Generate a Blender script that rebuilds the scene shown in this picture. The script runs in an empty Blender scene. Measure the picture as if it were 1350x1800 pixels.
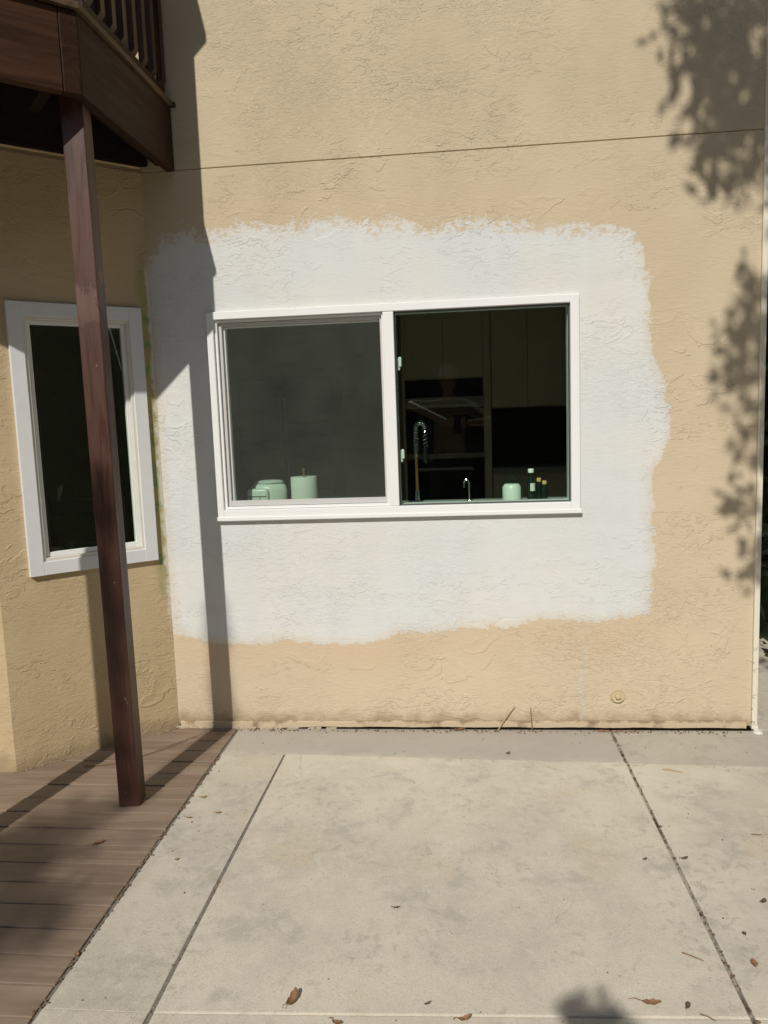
import bpy, bmesh, math, random
from mathutils import Vector, Matrix
rnd = random.Random(11)
S = bpy.context.scene
C = bpy.context.collection

# ------------------------------------------------------------------ camera
YAW, PITCH, ROLL = 0.100033, 0.119002, -0.035701
cam_d = bpy.data.cameras.new('camera')
cam = bpy.data.objects.new('camera', cam_d); C.objects.link(cam)
cp, sp, cy, sy = math.cos(PITCH), math.sin(PITCH), math.cos(YAW), math.sin(YAW)
fwd = Vector((-sy*cp, cy*cp, -sp)); rt = Vector((cy, sy, 0)); up = rt.cross(fwd)
r_ = rt*math.cos(ROLL) + up*math.sin(ROLL); u_ = -rt*math.sin(ROLL) + up*math.cos(ROLL)
M = Matrix((r_, u_, -fwd)).transposed().to_4x4()
M.translation = (1.0665, -3.2731, 1.3777)
cam.matrix_world = M
cam_d.sensor_fit = 'HORIZONTAL'; cam_d.sensor_width = 36.0; cam_d.lens = 1336.3/1350*36
cam_d.clip_start = 0.05; cam_d.clip_end = 500
S.camera = cam

# ------------------------------------------------------------------ light
AZ, EL = math.radians(11.0), math.radians(40.5)
LDIR = Vector((math.sin(AZ)*math.cos(EL), math.cos(AZ)*math.cos(EL), -math.sin(EL)))
sun_d = bpy.data.lights.new('sun', 'SUN'); sun_d.energy = 3.4; sun_d.angle = math.radians(0.53)
sun_d.color = (1.0, 0.945, 0.86)
sun = bpy.data.objects.new('sun', sun_d); C.objects.link(sun)
sun.location = -LDIR*30; sun.rotation_euler = LDIR.to_track_quat('-Z', 'Y').to_euler()
w = bpy.data.worlds.new('World'); S.world = w; w.use_nodes = True
wn = w.node_tree; bg = wn.nodes['Background']; sky = wn.nodes.new('ShaderNodeTexSky')
sky.sky_type = 'NISHITA'; sky.sun_disc = False; sky.sun_elevation = EL
sky.sun_rotation = math.radians(180) + AZ
wn.links.new(sky.outputs[0], bg.inputs[0]); bg.inputs[1].default_value = 0.052
S.view_settings.view_transform = 'Standard'; S.view_settings.look = 'None'
S.view_settings.exposure = 0.0; S.view_settings.gamma = 1.0
S.view_settings.use_curve_mapping = False
S.cycles.max_bounces = 10; S.cycles.transparent_max_bounces = 16

# ------------------------------------------------------------------ node helpers
class NB:
    def __init__(self, name):
        self.m = bpy.data.materials.new(name); self.m.use_nodes = True
        self.t = self.m.node_tree; self.b = self.t.nodes['Principled BSDF']
        self.out = self.t.nodes['Material Output']
        self._co = None
    def n(self, ty, **kw):
        x = self.t.nodes.new(ty)
        for k, v in kw.items(): setattr(x, k, v)
        return x
    def link(self, a, b): self.t.links.new(a, b)
    def put(self, sock, v):
        if hasattr(v, 'is_linked') or isinstance(v, bpy.types.NodeSocket): self.link(v, sock)
        else:
            if isinstance(v, (tuple, list)) and len(v) == 3 and sock.type == 'RGBA': v = (*v, 1)
            sock.default_value = v
    def co(self):
        if self._co is None: self._co = self.n('ShaderNodeTexCoord').outputs['Object']
        return self._co
    def map(self, scale=(1, 1, 1), loc=(0, 0, 0), rot=(0, 0, 0), vec=None):
        x = self.n('ShaderNodeMapping'); self.link(vec or self.co(), x.inputs[0])
        x.inputs['Scale'].default_value = scale; x.inputs['Location'].default_value = loc
        x.inputs['Rotation'].default_value = rot; return x.outputs[0]
    def noise(self, scale, detail=3, rough=.5, dist=0, vec=None):
        x = self.n('ShaderNodeTexNoise'); self.link(vec or self.co(), x.inputs['Vector'])
        x.inputs['Scale'].default_value = scale; x.inputs['Detail'].default_value = detail
        x.inputs['Roughness'].default_value = rough; x.inputs['Distortion'].default_value = dist
        return x.outputs['Fac']
    def m_(self, op, a, b=0.0, c=None):
        x = self.n('ShaderNodeMath', operation=op); self.put(x.inputs[0], a); self.put(x.inputs[1], b)
        if c is not None: self.put(x.inputs[2], c)
        return x.outputs[0]
    def rng(self, v, a, b, c=0.0, d=1.0, smooth=True):
        x = self.n('ShaderNodeMapRange'); x.clamp = True
        if smooth: x.interpolation_type = 'SMOOTHSTEP'
        self.put(x.inputs[0], v)
        for i, q in enumerate((a, b, c, d)): self.put(x.inputs[i+1], q)
        return x.outputs[0]
    def mix(self, f, a, b, mode='MIX'):
        x = self.n('ShaderNodeMix', data_type='RGBA', blend_type=mode)
        self.put(x.inputs['Factor'], f); self.put(x.inputs[6], a); self.put(x.inputs[7], b)
        return x.outputs[2]
    def xyz(self, vec=None):
        x = self.n('ShaderNodeSeparateXYZ'); self.link(vec or self.co(), x.inputs[0]); return x.outputs
    def bump(self, h, strength=1, dist=.003):
        x = self.n('ShaderNodeBump'); self.put(x.inputs['Height'], h)
        x.inputs['Strength'].default_value = strength; x.inputs['Distance'].default_value = dist
        self.link(x.outputs[0], self.b.inputs['Normal'])
    def curve(self, v, pts):
        x = self.n('ShaderNodeFloatCurve'); c = x.mapping.curves[0]
        c.points[0].location = pts[0]; c.points[1].location = pts[-1]
        for p in pts[1:-1]: c.points.new(*p)
        for p in c.points: p.handle_type = 'AUTO'
        x.mapping.update(); self.put(x.inputs['Value'], v); return x.outputs[0]
    def set(self, col=None, rough=.7, spec=.5, metal=0):
        if col is not None: self.put(self.b.inputs['Base Color'], col)
        self.put(self.b.inputs['Roughness'], rough); self.b.inputs['Specular IOR Level'].default_value = spec
        self.b.inputs['Metallic'].default_value = metal
        return self.m

def simple(name, col, rough=.6, metal=0, spec=.5, var=.12, scale=30, bump=0):
    k = NB(name); n = k.noise(scale, 4)
    c2 = tuple(min(1, c*(1+var)) for c in col); c1 = tuple(c*(1-var) for c in col)
    m = k.set(k.mix(n, c1, c2), rough, spec, metal)
    if bump: k.bump(k.noise(scale*5, 3), 1, bump)
    return m

# ------------------------------------------------------------------ mesh helpers
class MB:
    def __init__(self): self.bm = bmesh.new()
    def box(self, x0, x1, y0, y1, z0, z1, bevel=0, seg=1, mat=None):
        vs = [self.bm.verts.new(p) for p in ((x0,y0,z0),(x1,y0,z0),(x1,y1,z0),(x0,y1,z0),(x0,y0,z1),(x1,y0,z1),(x1,y1,z1),(x0,y1,z1))]
        fs = [self.bm.faces.new([vs[i] for i in f]) for f in ((0,3,2,1),(4,5,6,7),(0,1,5,4),(1,2,6,5),(2,3,7,6),(3,0,4,7))]
        if mat is not None:
            for v in vs: v.co = mat @ v.co
        if bevel:
            es = {e for f in fs for e in f.edges}
            bmesh.ops.bevel(self.bm, geom=list(es), offset=bevel, segments=seg, affect='EDGES', profile=.5)
        return self
    def prism(self, pts, z0, z1, bevel_top=0):
        a = [self.bm.verts.new((x, y, z0)) for x, y in pts]; b = [self.bm.verts.new((x, y, z1)) for x, y in pts]
        n = len(pts); self.bm.faces.new(a[::-1]); tf = self.bm.faces.new(b)
        for i in range(n): self.bm.faces.new((a[i], a[(i+1) % n], b[(i+1) % n], b[i]))
        if bevel_top: bmesh.ops.bevel(self.bm, geom=list(tf.edges), offset=bevel_top, segments=2, affect='EDGES', profile=.5)
        return self
    def lathe(self, prof, n=24, c=(0, 0, 0), mat=None):
        rings = []
        for r, z in prof:
            if r < 1e-6: rings.append([self.bm.verts.new((c[0], c[1], c[2]+z))])
            else: rings.append([self.bm.verts.new((c[0]+r*math.cos(2*math.pi*i/n), c[1]+r*math.sin(2*math.pi*i/n), c[2]+z)) for i in range(n)])
        for a, b in zip(rings, rings[1:]):
            for i in range(n):
                j = (i+1) % n
                if len(a) == 1 and len(b) == 1: continue
                if len(a) == 1: self.bm.faces.new((a[0], b[j], b[i]))
                elif len(b) == 1: self.bm.faces.new((a[i], a[j], b[0]))
                else: self.bm.faces.new((a[i], a[j], b[j], b[i]))
        if mat is not None:
            for rg in rings:
                for v in rg: v.co = mat @ v.co
        return self
    def tube(self, pts, rad, n=8, close=True):
        pts = [Vector(p) for p in pts]
        if not isinstance(rad, (list, tuple)): rad = [rad]*len(pts)
        rings = []; prev = None
        for i, p in enumerate(pts):
            d = (pts[min(i+1, len(pts)-1)] - pts[max(i-1, 0)]).normalized()
            if prev is None:
                a = d.orthogonal().normalized()
            else:
                a = (prev - d*prev.dot(d)).normalized()
            prev = a; b = d.cross(a)
            rings.append([self.bm.verts.new(p + (a*math.cos(2*math.pi*k/n) + b*math.sin(2*math.pi*k/n))*rad[i]) for k in range(n)])
        for x, y in zip(rings, rings[1:]):
            for k in range(n): self.bm.faces.new((x[k], x[(k+1) % n], y[(k+1) % n], y[k]))
        if close: self.bm.faces.new(rings[0][::-1]); self.bm.faces.new(rings[-1])
        return self
    def build(self, name, m, parent=None, smooth=False, loc=None):
        bmesh.ops.recalc_face_normals(self.bm, faces=self.bm.faces)
        me = bpy.data.meshes.new(name); self.bm.to_mesh(me); self.bm.free()
        if smooth:
            for p in me.polygons: p.use_smooth = True
            try: me.set_sharp_from_angle(angle=math.radians(40))
            except Exception: pass
        me.materials.append(m)
        o = bpy.data.objects.new(name, me); C.objects.link(o)
        if parent is not None: o.parent = parent
        if loc is not None: o.location = loc
        return o

def tag(o, label=None, cat=None, group=None, kind=None):
    for k, v in (('label', label), ('category', cat), ('group', group), ('kind', kind)):
        if v: o[k] = v
    return o
def empty(name, loc=(0, 0, 0), rz=0):
    o = bpy.data.objects.new(name, None); C.objects.link(o); o.location = loc; o.rotation_euler = (0, 0, rz)
    o.empty_display_size = .1; return o

# ------------------------------------------------------------------ materials
def stucco_height(k, amount=1.0, seed=0, scale=1.0, dn=0.0):
    v = k.map(scale=(1, 1, 1.9), loc=(seed, seed*.7, 0))
    v2 = k.map(scale=(1, 1, 1.5), loc=(seed+4, 2, 1), rot=(0, .5, 0))
    big = k.rng(k.noise(1.5, 2, vec=v2), .50-dn, .68-dn)
    big2 = k.rng(k.noise(2.2, 2, vec=v), .50-dn, .68-dn)
    a = k.rng(k.noise(6.5*scale, 4, .5, .7, v2), .545, .575)
    a2 = k.rng(k.noise(6.5*scale, 4, .5, .7, v2), .57, .74)
    b = k.rng(k.noise(19*scale, 3, .55, 1.1, v), .56, .60)
    b2 = k.rng(k.noise(19*scale, 3, .55, 1.1, v), .59, .78)
    strokes = k.noise(30*scale, 2, .5, .4, k.map(scale=(1, 1, 4.2), loc=(seed, 1, 2), rot=(0, .12, 0)))
    fine = k.noise(170, 3, .6); mid = k.noise(55, 3, .55)
    v3 = k.map(scale=(1, 1, 2.3), loc=(seed+9, 3, 5), rot=(0, -.10, 0))
    cn = k.noise(24*scale, 4, .6, .5, v3)
    cr = k.m_('SUBTRACT', k.rng(cn, .50, .535), k.rng(cn, .53, .68))
    cn2 = k.noise(48*scale, 3, .6, .6, k.map(scale=(1, 1, 1.8), loc=(seed+2, 6, 1), rot=(0, .2, 0)))
    cr2 = k.m_('SUBTRACT', k.rng(cn2, .52, .56), k.rng(cn2, .55, .70))
    dens = k.rng(k.noise(2.6, 3, .55, 0, k.map(loc=(seed+1, 1, 7))), .36, .70, .06, 1.0)
    h = k.m_('MULTIPLY', k.m_('MULTIPLY', k.m_('SUBTRACT', a, a2), big), .85)
    h = k.m_('ADD', h, k.m_('MULTIPLY', k.m_('SUBTRACT', b, b2), k.m_('MULTIPLY', big2, .75)))
    h = k.m_('ADD', h, k.m_('MULTIPLY', cr, k.m_('MULTIPLY', dens, .36)))
    h = k.m_('ADD', h, k.m_('MULTIPLY', cr2, k.m_('MULTIPLY', dens, .22)))
    h = k.m_('ADD', h, k.m_('MULTIPLY', strokes, .45))
    h = k.m_('ADD', h, k.m_('MULTIPLY', mid, .26))
    h = k.m_('ADD', h, k.m_('MULTIPLY', fine, .22))
    return k.m_('MULTIPLY', h, amount)

BEIGE = (.575, .435, .245)
def wall_material():
    k = NB('stucco_with_primer_patch')
    x, y, z = k.xyz()
    h = stucco_height(k, dn=.03)
    xn = k.rng(x, -.3, 2.1, smooth=False); zn = k.rng(z, 0, 2.4, smooth=False)
    X = lambda v: (v+.3)/2.4
    top = [(-.222,2.142),(-.188,2.187),(-.111,2.218),(.114,2.212),(.214,2.229),(.311,2.214),(.409,2.227),(.531,2.231),(.603,2.238),(.722,2.199),(.841,2.211),(.982,2.179),(1.123,2.189),(1.261,2.172),(1.422,2.162),(1.559,2.141),(1.717,2.14),(1.785,2.114),(1.825,2.072)]
    bot = [(-.222,.439),(-.13,.417),(.002,.395),(.161,.396),(.266,.414),(.396,.40),(.576,.391),(.679,.411),(.782,.441),(.933,.443),(1.109,.465),(1.282,.476),(1.429,.5),(1.598,.488),(1.718,.492),(1.87,.523)]
    rgt = [(.528,1.87),(.64,1.874),(.762,1.883),(.909,1.877),(1.077,1.881),(1.172,1.903),(1.265,1.944),(1.359,1.947),(1.454,1.912),(1.547,1.896),(1.64,1.87),(1.755,1.863),(1.868,1.866),(1.982,1.841),(2.083,1.818)]
    T = k.m_('MULTIPLY', k.curve(xn, [(0, .885)]+[(X(a), b/2.4) for a, b in top]+[(1, .855)]), 2.4)
    B = k.m_('MULTIPLY', k.curve(xn, [(0, .18)]+[(X(a), b/2.4) for a, b in bot]+[(1, .22)]), 2.4)
    R = k.m_('SUBTRACT', k.m_('MULTIPLY', k.curve(zn, [(0, X(1.86))]+[(a/2.4, X(b)) for a, b in rgt]+[(1, X(1.8))]), 2.4), .3)
    dT = k.m_('SUBTRACT', T, z); dB = k.m_('SUBTRACT', z, B); dR = k.m_('SUBTRACT', R, x); dL = k.m_('ADD', x, .249)
    nv = k.noise(13, 8, .68, .5); nh = k.noise(60, 3, .6, .5)
    ns = k.noise(38, 3, .5, .3, k.map(scale=(1.5, 1, .45)))          # vertical brush pulls
    nr = k.noise(38, 3, .5, .3, k.map(scale=(.4, 1, 1.6)))           # sideways brush pulls
    wob = lambda d, n, a: k.m_('ADD', d, k.m_('MULTIPLY', k.m_('SUBTRACT', n, .5), a))
    hh = k.m_('MULTIPLY', k.m_('SUBTRACT', h, .55), .035)
    dT = k.m_('ADD', wob(wob(dT, nv, .15), ns, .035), hh)
    dB = k.m_('ADD', wob(wob(dB, nv, .085), ns, .02), hh)
    dR = k.m_('ADD', wob(wob(dR, nv, .085), nr, .02), hh)
    dL = wob(dL, nv, .03)
    d = k.m_('MINIMUM', k.m_('MINIMUM', dT, dB), k.m_('MINIMUM', dR, dL))
    d = wob(d, nh, .012)
    mask = k.rng(d, -.004, .005)
    thin = k.rng(d, 0.0, .05)                                         # thinner paint at the feathered edge
    fl = k.m_('MULTIPLY', k.rng(k.noise(75, 2, .6, 1.2), .66, .70), k.rng(d, -.075, -.01))
    mask = k.m_('MAXIMUM', mask, fl)
    # older touch-up paint ring round the primer, a little pinker than the wall
    ring = k.rng(wob(d, k.noise(5, 3), .25), -.20, -.03)
    low = k.rng(z, .62, .30)
    ring = k.m_('MULTIPLY', ring, k.m_('ADD', k.m_('MULTIPLY', low, .65), .35))
    n1 = k.noise(1.7, 4, .55); n2 = k.noise(7, 5, .6)
    col = k.mix(k.rng(n1, .3, .7), (.535, .450, .312), (.60, .507, .358))
    col = k.mix(k.m_('MULTIPLY', k.rng(n2, .42, .75), .35), col, (.63, .522, .366))
    col = k.mix(k.m_('MULTIPLY', k.rng(z, 2.3, .1), .55), col, (.635, .530, .388))
    col = k.mix(k.m_('MULTIPLY', ring, .85), col, (.615, .485, .340))
    # dirt near the foot of the wall and dark specks
    dirt = k.m_('MULTIPLY', k.rng(k.m_('ADD', z, k.m_('MULTIPLY', k.noise(12, 4, .6), -.14)), .03, -.055), .75)
    col = k.mix(dirt, col, (.30, .22, .13))
    spk = k.m_('MULTIPLY', k.rng(k.noise(42, 2, .5, .5), .725, .76), k.rng(k.noise(2.1, 2), .5, .68))
    col = k.mix(k.m_('MULTIPLY', spk, .7), col, (.30, .23, .14))
    # faint whitish crack stain below the patch
    cx = k.m_('ABSOLUTE', k.m_('SUBTRACT', x, k.m_('ADD', 1.585, k.m_('MULTIPLY', k.m_('SUBTRACT', k.noise(5, 2), .5), .10))))
    ck = k.m_('MULTIPLY', k.m_('MULTIPLY', k.rng(cx, .011, .003), k.rng(z, .40, .34)), k.rng(z, .0, .05))
    col = k.mix(k.m_('MULTIPLY', ck, .45), col, (.58, .56, .50))
    white = k.mix(k.rng(k.noise(1.5, 3, .55), .38, .64), (.665, .685, .685), (.70, .70, .655))
    white = k.mix(k.m_('MULTIPLY', k.rng(k.noise(11, 4, .6), .48, .72), .28), white, (.61, .62, .615))
    lap = k.noise(3.2, 3, .5, .2, k.map(scale=(2.6, 1, .35), loc=(2, 0, 4))); lap2 = k.noise(4.2, 3, .5, .2, k.map(scale=(.3, 1, 2.4), loc=(7, 0, 1)))
    white = k.mix(k.m_('MULTIPLY', k.rng(lap, .48, .58), .22), white, (.715, .735, .735))
    white = k.mix(k.m_('MULTIPLY', k.rng(lap2, .55, .62), .20), white, (.62, .635, .625))
    white = k.mix(thin, k.mix(.26, white, BEIGE), white)
    worn = k.m_('MULTIPLY', k.rng(k.noise(34, 6, .72, .7), .56, .63), k.rng(d, .10, .0))
    worn = k.m_('MULTIPLY', worn, k.rng(k.noise(3.1, 2), .42, .62))
    wt = k.m_('MULTIPLY', k.rng(k.noise(22, 6, .7, 1.0, k.map(scale=(1, 1, 1.5), loc=(4, 1, 2))), .50, .545), k.rng(dT, .075, .02))
    worn = k.m_('MAXIMUM', worn, wt)
    fl2 = k.m_('MULTIPLY', k.rng(k.noise(30, 5, .7, 1.0, k.map(loc=(6, 2, 3))), .58, .61), k.m_('MULTIPLY', k.rng(dT, -.055, -.005), k.m_('MULTIPLY', k.m_('MULTIPLY', k.rng(dL, .0, .02), k.rng(dB, .0, .03)), k.rng(dR, .0, .02))))
    mask = k.m_('MAXIMUM', mask, fl2)
    mask = k.m_('MULTIPLY', mask, k.m_('SUBTRACT', 1.0, k.m_('MULTIPLY', worn, .85)))
    sm = k.m_('MULTIPLY', k.rng(k.noise(9, 5, .7, .4, k.map(scale=(1, 1, .6))), .60, .72), .25)
    white = k.mix(sm, white, (.66, .625, .54))
    col = k.mix(mask, col, white)
    k.set(col, .85, .25)
    paint = k.m_('MULTIPLY', k.rng(d, -.004, .012), .12)
    hs = k.m_('MULTIPLY', h, k.m_('SUBTRACT', 1.0, k.m_('MULTIPLY', mask, k.rng(d, .06, .20, .10, .42))))
    k.bump(k.m_('ADD', hs, paint), .75, .0036)
    return k.m

def bay_material():
    k = NB('bay_stucco'); x, y, z = k.xyz()
    h = stucco_height(k, seed=7, scale=.95, dn=.05)
    n1 = k.noise(2.1, 4, .55)
    col = k.mix(k.rng(n1, .3, .7), (.520, .405, .238), (.580, .456, .280))
    col = k.mix(k.m_('MULTIPLY', k.rng(k.noise(8, 5, .6), .45, .75), .3), col, (.59, .48, .30))
    u = k.m_('MULTIPLY', k.m_('ADD', x, .25), -1.345)                 # distance from the inner corner
    band = k.m_('MULTIPLY', k.rng(k.m_('ADD', u, k.m_('MULTIPLY', k.m_('SUBTRACT', k.noise(7, 4), .5), .07)), .075, .035),
                k.m_('MULTIPLY', k.rng(z, .55, .8), k.rng(z, 2.25, 1.95)))
    col = k.mix(k.m_('MULTIPLY', band, .75), col, (.36, .33, .13))
    gr = k.m_('MULTIPLY', band, k.rng(k.noise(13, 4, .6, .6), .54, .62))
    col = k.mix(k.m_('MULTIPLY', gr, .7), col, (.17, .30, .11))
    wsm = k.m_('MULTIPLY', k.rng(k.m_('ADD', u, k.m_('MULTIPLY', k.m_('SUBTRACT', k.noise(20, 4), .5), .05)), .02, .005),
               k.m_('MULTIPLY', k.rng(z, .45, .6), k.rng(z, 2.15, 2.0)))
    col = k.mix(k.m_('MULTIPLY', wsm, .8), col, (.68, .67, .60))
    dirt = k.m_('MULTIPLY', k.rng(k.m_('ADD', z, k.m_('MULTIPLY', k.noise(12, 4, .6), -.14)), .02, -.06), .7)
    col = k.mix(dirt, col, (.30, .23, .14))
    k.set(col, .85, .25); k.bump(h, .75, .0036); return k.m

def wood_material(name, axis, dark, light, rough=.5, scale=1.0, wear=.0, rz=0, spec=.45):
    k = NB(name)
    if rz: k._co = k.map(rot=(0, 0, rz))
    sc = [9*scale]*3; sc[axis] = .55*scale
    oi = k.n('ShaderNodeObjectInfo').outputs['Random']
    off = k.n('ShaderNodeVectorMath', operation='ADD'); k.link(k.co(), off.inputs[0])
    cmb = k.n('ShaderNodeCombineXYZ'); r7 = k.m_('MULTIPLY', oi, 7.0)
    for i in range(3): k.link(r7, cmb.inputs[i])
    k.link(cmb.outputs[0], off.inputs[1]); v = off.outputs[0]
    g = k.noise(4, 6, .62, 1.2, k.map(scale=tuple(sc), vec=v))
    f = k.noise(16, 4, .6, .5, k.map(scale=tuple(sc), vec=v))
    big = k.noise(2.3, 3, .5, 0, v)
    col = k.mix(k.rng(g, .32, .68), dark, light)
    col = k.mix(k.m_('MULTIPLY', k.rng(f, .5, .72), .35), col, tuple(c*.6 for c in dark))
    col = k.mix(k.m_('MULTIPLY', k.rng(big, .45, .7), .45), col, tuple(min(1, a*1.25) for a in light))
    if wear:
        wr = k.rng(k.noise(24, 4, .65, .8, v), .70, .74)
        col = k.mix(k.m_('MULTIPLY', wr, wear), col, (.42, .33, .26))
        kn = k.n('ShaderNodeTexVoronoi'); k.link(k.map(scale=tuple(2.2 if q != axis else .9 for q in range(3)), vec=v), kn.inputs['Vector']); kn.inputs['Scale'].default_value = 2.2
        col = k.mix(k.m_('MULTIPLY', k.rng(kn.outputs['Distance'], .13, .05), .8), col, tuple(c*.35 for c in dark))
        ck = k.noise(7, 5, .7, .3, k.map(scale=tuple(7 if q != axis else .25 for q in range(3)), vec=v))
        col = k.mix(k.m_('MULTIPLY', k.rng(ck, .66, .69), .75), col, tuple(c*.3 for c in dark))
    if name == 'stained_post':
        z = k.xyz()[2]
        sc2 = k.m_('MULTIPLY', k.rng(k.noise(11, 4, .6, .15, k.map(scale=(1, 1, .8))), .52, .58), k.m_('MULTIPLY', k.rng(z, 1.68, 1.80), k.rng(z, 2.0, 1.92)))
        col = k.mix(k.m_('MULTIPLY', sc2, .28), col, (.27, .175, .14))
    k.set(col, k.rng(g, .3, .7, rough-.08, rough+.12), spec)
    k.bump(k.m_('ADD', k.m_('MULTIPLY', g, .7), k.m_('MULTIPLY', f, .4)), .6, .0016); return k.m

def concrete_material(name, tone=1.0, grey=0.0, strip=False):
    k = NB(name); v = k.co()
    a = k.noise(1.6, 5, .62, .1); b = k.noise(5.5, 6, .66, .25); c = k.noise(17, 5, .65, .6)
    base = (.535*tone, .490*tone, .405*tone)
    col = k.mix(k.rng(a, .3, .7), tuple(q*.88 for q in base), tuple(q*1.10 for q in base))
    col = k.mix(k.m_('MULTIPLY', k.rng(b, .52, .68), .62), col, (.60*tone, .56*tone, .46*tone))
    col = k.mix(k.m_('MULTIPLY', k.rng(b, .48, .33), .62), col, (.375*tone, .35*tone, .30*tone))
    ye = k.m_('MULTIPLY', k.rng(k.noise(2.7, 4, .55, .5, k.map(loc=(3.3, 8.1, 0))), .56, .74), .45)
    col = k.mix(ye, col, (.53*tone, .43*tone, .28*tone))
    tr = k.noise(6, 5, .65, .3, k.map(scale=(.7, 1.7, 1), loc=(5, 2, 0)))
    col = k.mix(k.m_('MULTIPLY', k.rng(tr, .56, .68), .30), col, (.64*tone, .60*tone, .50*tone))
    dk = k.m_('MULTIPLY', k.rng(k.noise(30, 4, .7, .8), .62, .72), k.rng(k.noise(2.4, 3, .5, 0, k.map(loc=(1, 4.4, 0))), .52, .68))
    col = k.mix(k.m_('MULTIPLY', dk, .5), col, (.24, .22, .18))
    sp = k.rng(k.noise(120, 2, .5), .66, .74)
    col = k.mix(k.m_('MULTIPLY', sp, .5), col, (.28, .25, .20))
    sand = k.noise(330, 2, .6)
    col = k.mix(k.m_('MULTIPLY', k.rng(sand, .50, .66), .30), col, (.33, .30, .25))
    col = k.mix(k.m_('MULTIPLY', k.rng(sand, .48, .36), .22), col, (.68, .64, .55))
    fs = k.noise(24, 6, .72, .4); fm = k.rng(k.noise(3.3, 3, .6, 0, k.map(loc=(9, 2, 0))), .42, .62)
    col = k.mix(k.m_('MULTIPLY', k.m_('MULTIPLY', k.rng(fs, .53, .60), fm), .52), col, (.37, .34, .285))
    col = k.mix(k.m_('MULTIPLY', k.rng(fs, .45, .38), .50), col, (.63, .60, .51))
    vo = k.n('ShaderNodeTexVoronoi', feature='DISTANCE_TO_EDGE'); wv = k.n('ShaderNodeVectorMath', operation='ADD')
    nzc = k.n('ShaderNodeTexNoise'); k.link(k.co(), nzc.inputs[0]); nzc.inputs['Scale'].default_value = 3.5; nzc.inputs['Detail'].default_value = 6
    k.link(k.co(), wv.inputs[0]); k.link(nzc.outputs['Color'], wv.inputs[1]); k.link(wv.outputs[0], vo.inputs['Vector']); vo.inputs['Scale'].default_value = .9
    hair = k.m_('MULTIPLY', k.rng(vo.outputs['Distance'], .0035, .001), k.rng(k.noise(1.9, 3, .5, 0, k.map(loc=(3, 7, 0))), .54, .62))
    col = k.mix(k.m_('MULTIPLY', hair, .45), col, (.25, .225, .18))
    if grey: col = k.mix(grey, col, (.36, .34, .305))
    if strip:
        x, y, z = k.xyz()
        e = k.m_('ADD', k.m_('ADD', y, k.m_('MULTIPLY', x, .042)), k.m_('MULTIPLY', k.m_('SUBTRACT', k.noise(9, 4, .6), .5), .10))
        st = k.m_('MULTIPLY', k.rng(e, -.30, -.20), k.rng(k.m_('ADD', x, k.m_('MULTIPLY', k.noise(4, 4), .3)), .15, .55, .8, 1))
        col = k.mix(k.m_('MULTIPLY', st, .75), col, (.40, .37, .33))
        col = k.mix(k.m_('MULTIPLY', k.rng(y, -.075, -.0), .3), col, (.30, .27, .23))
    k.set(col, .9, .25)
    k.bump(k.m_('ADD', k.m_('ADD', k.m_('MULTIPLY', c, .5), k.m_('MULTIPLY', k.noise(210, 3, .65), .55)), k.m_('MULTIPLY', b, .7)), .7, .003)
    return k.m

def glass_material(name, tint, mirror=.9):
    k = NB(name)
    tr = k.n('ShaderNodeBsdfTransparent'); tr.inputs[0].default_value = (*tint, 1)
    gl = k.n('ShaderNodeBsdfGlossy'); gl.inputs['Roughness'].default_value = .0
    gl.inputs['Color'].default_value = (mirror, mirror, mirror, 1)
    ge = k.n('ShaderNodeNewGeometry'); dt = k.n('ShaderNodeVectorMath', operation='DOT_PRODUCT')
    k.link(ge.outputs['Normal'], dt.inputs[0]); k.link(ge.outputs['Incoming'], dt.inputs[1])
    f = k.m_('ADD', .04, k.m_('MULTIPLY', .96, k.m_('POWER', k.m_('SUBTRACT', 1.0, k.m_('ABSOLUTE', dt.outputs['Value'])), 5.0)))
    mx = k.n('ShaderNodeMixShader'); k.link(f, mx.inputs[0]); k.link(tr.outputs[0], mx.inputs[1]); k.link(gl.outputs[0], mx.inputs[2])
    k.link(mx.outputs[0], k.out.inputs[0]); return k.m

def screen_material():
    k = NB('insect_screen_mesh'); x, y, z = k.xyz()
    tr = k.n('ShaderNodeBsdfTransparent'); df = k.n('ShaderNodeBsdfDiffuse')
    df.inputs[0].default_value = (.225, .255, .215, 1)
    n = k.noise(2.6, 6, .6, 0, k.map(scale=(1.0, 1, .9))); wv = k.noise(90, 2, .5, 0, k.map(scale=(.12, 1, 2.5)))
    op = k.m_('ADD', k.rng(n, .3, .7, .062, .104), k.m_('MULTIPLY', k.m_('SUBTRACT', wv, .5), .05))
    mx = k.n('ShaderNodeMixShader'); k.link(op, mx.inputs[0]); k.link(tr.outputs[0], mx.inputs[1]); k.link(df.outputs[0], mx.inputs[2])
    k.link(mx.outputs[0], k.out.inputs[0]); return k.m

def leaf_material(name, c1, c2, trans=.3):
    k = NB(name); n = k.noise(3, 3)
    k.set(k.mix(k.rng(n, .3, .7), c1, c2), .5, .4)
    return k.m

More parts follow.
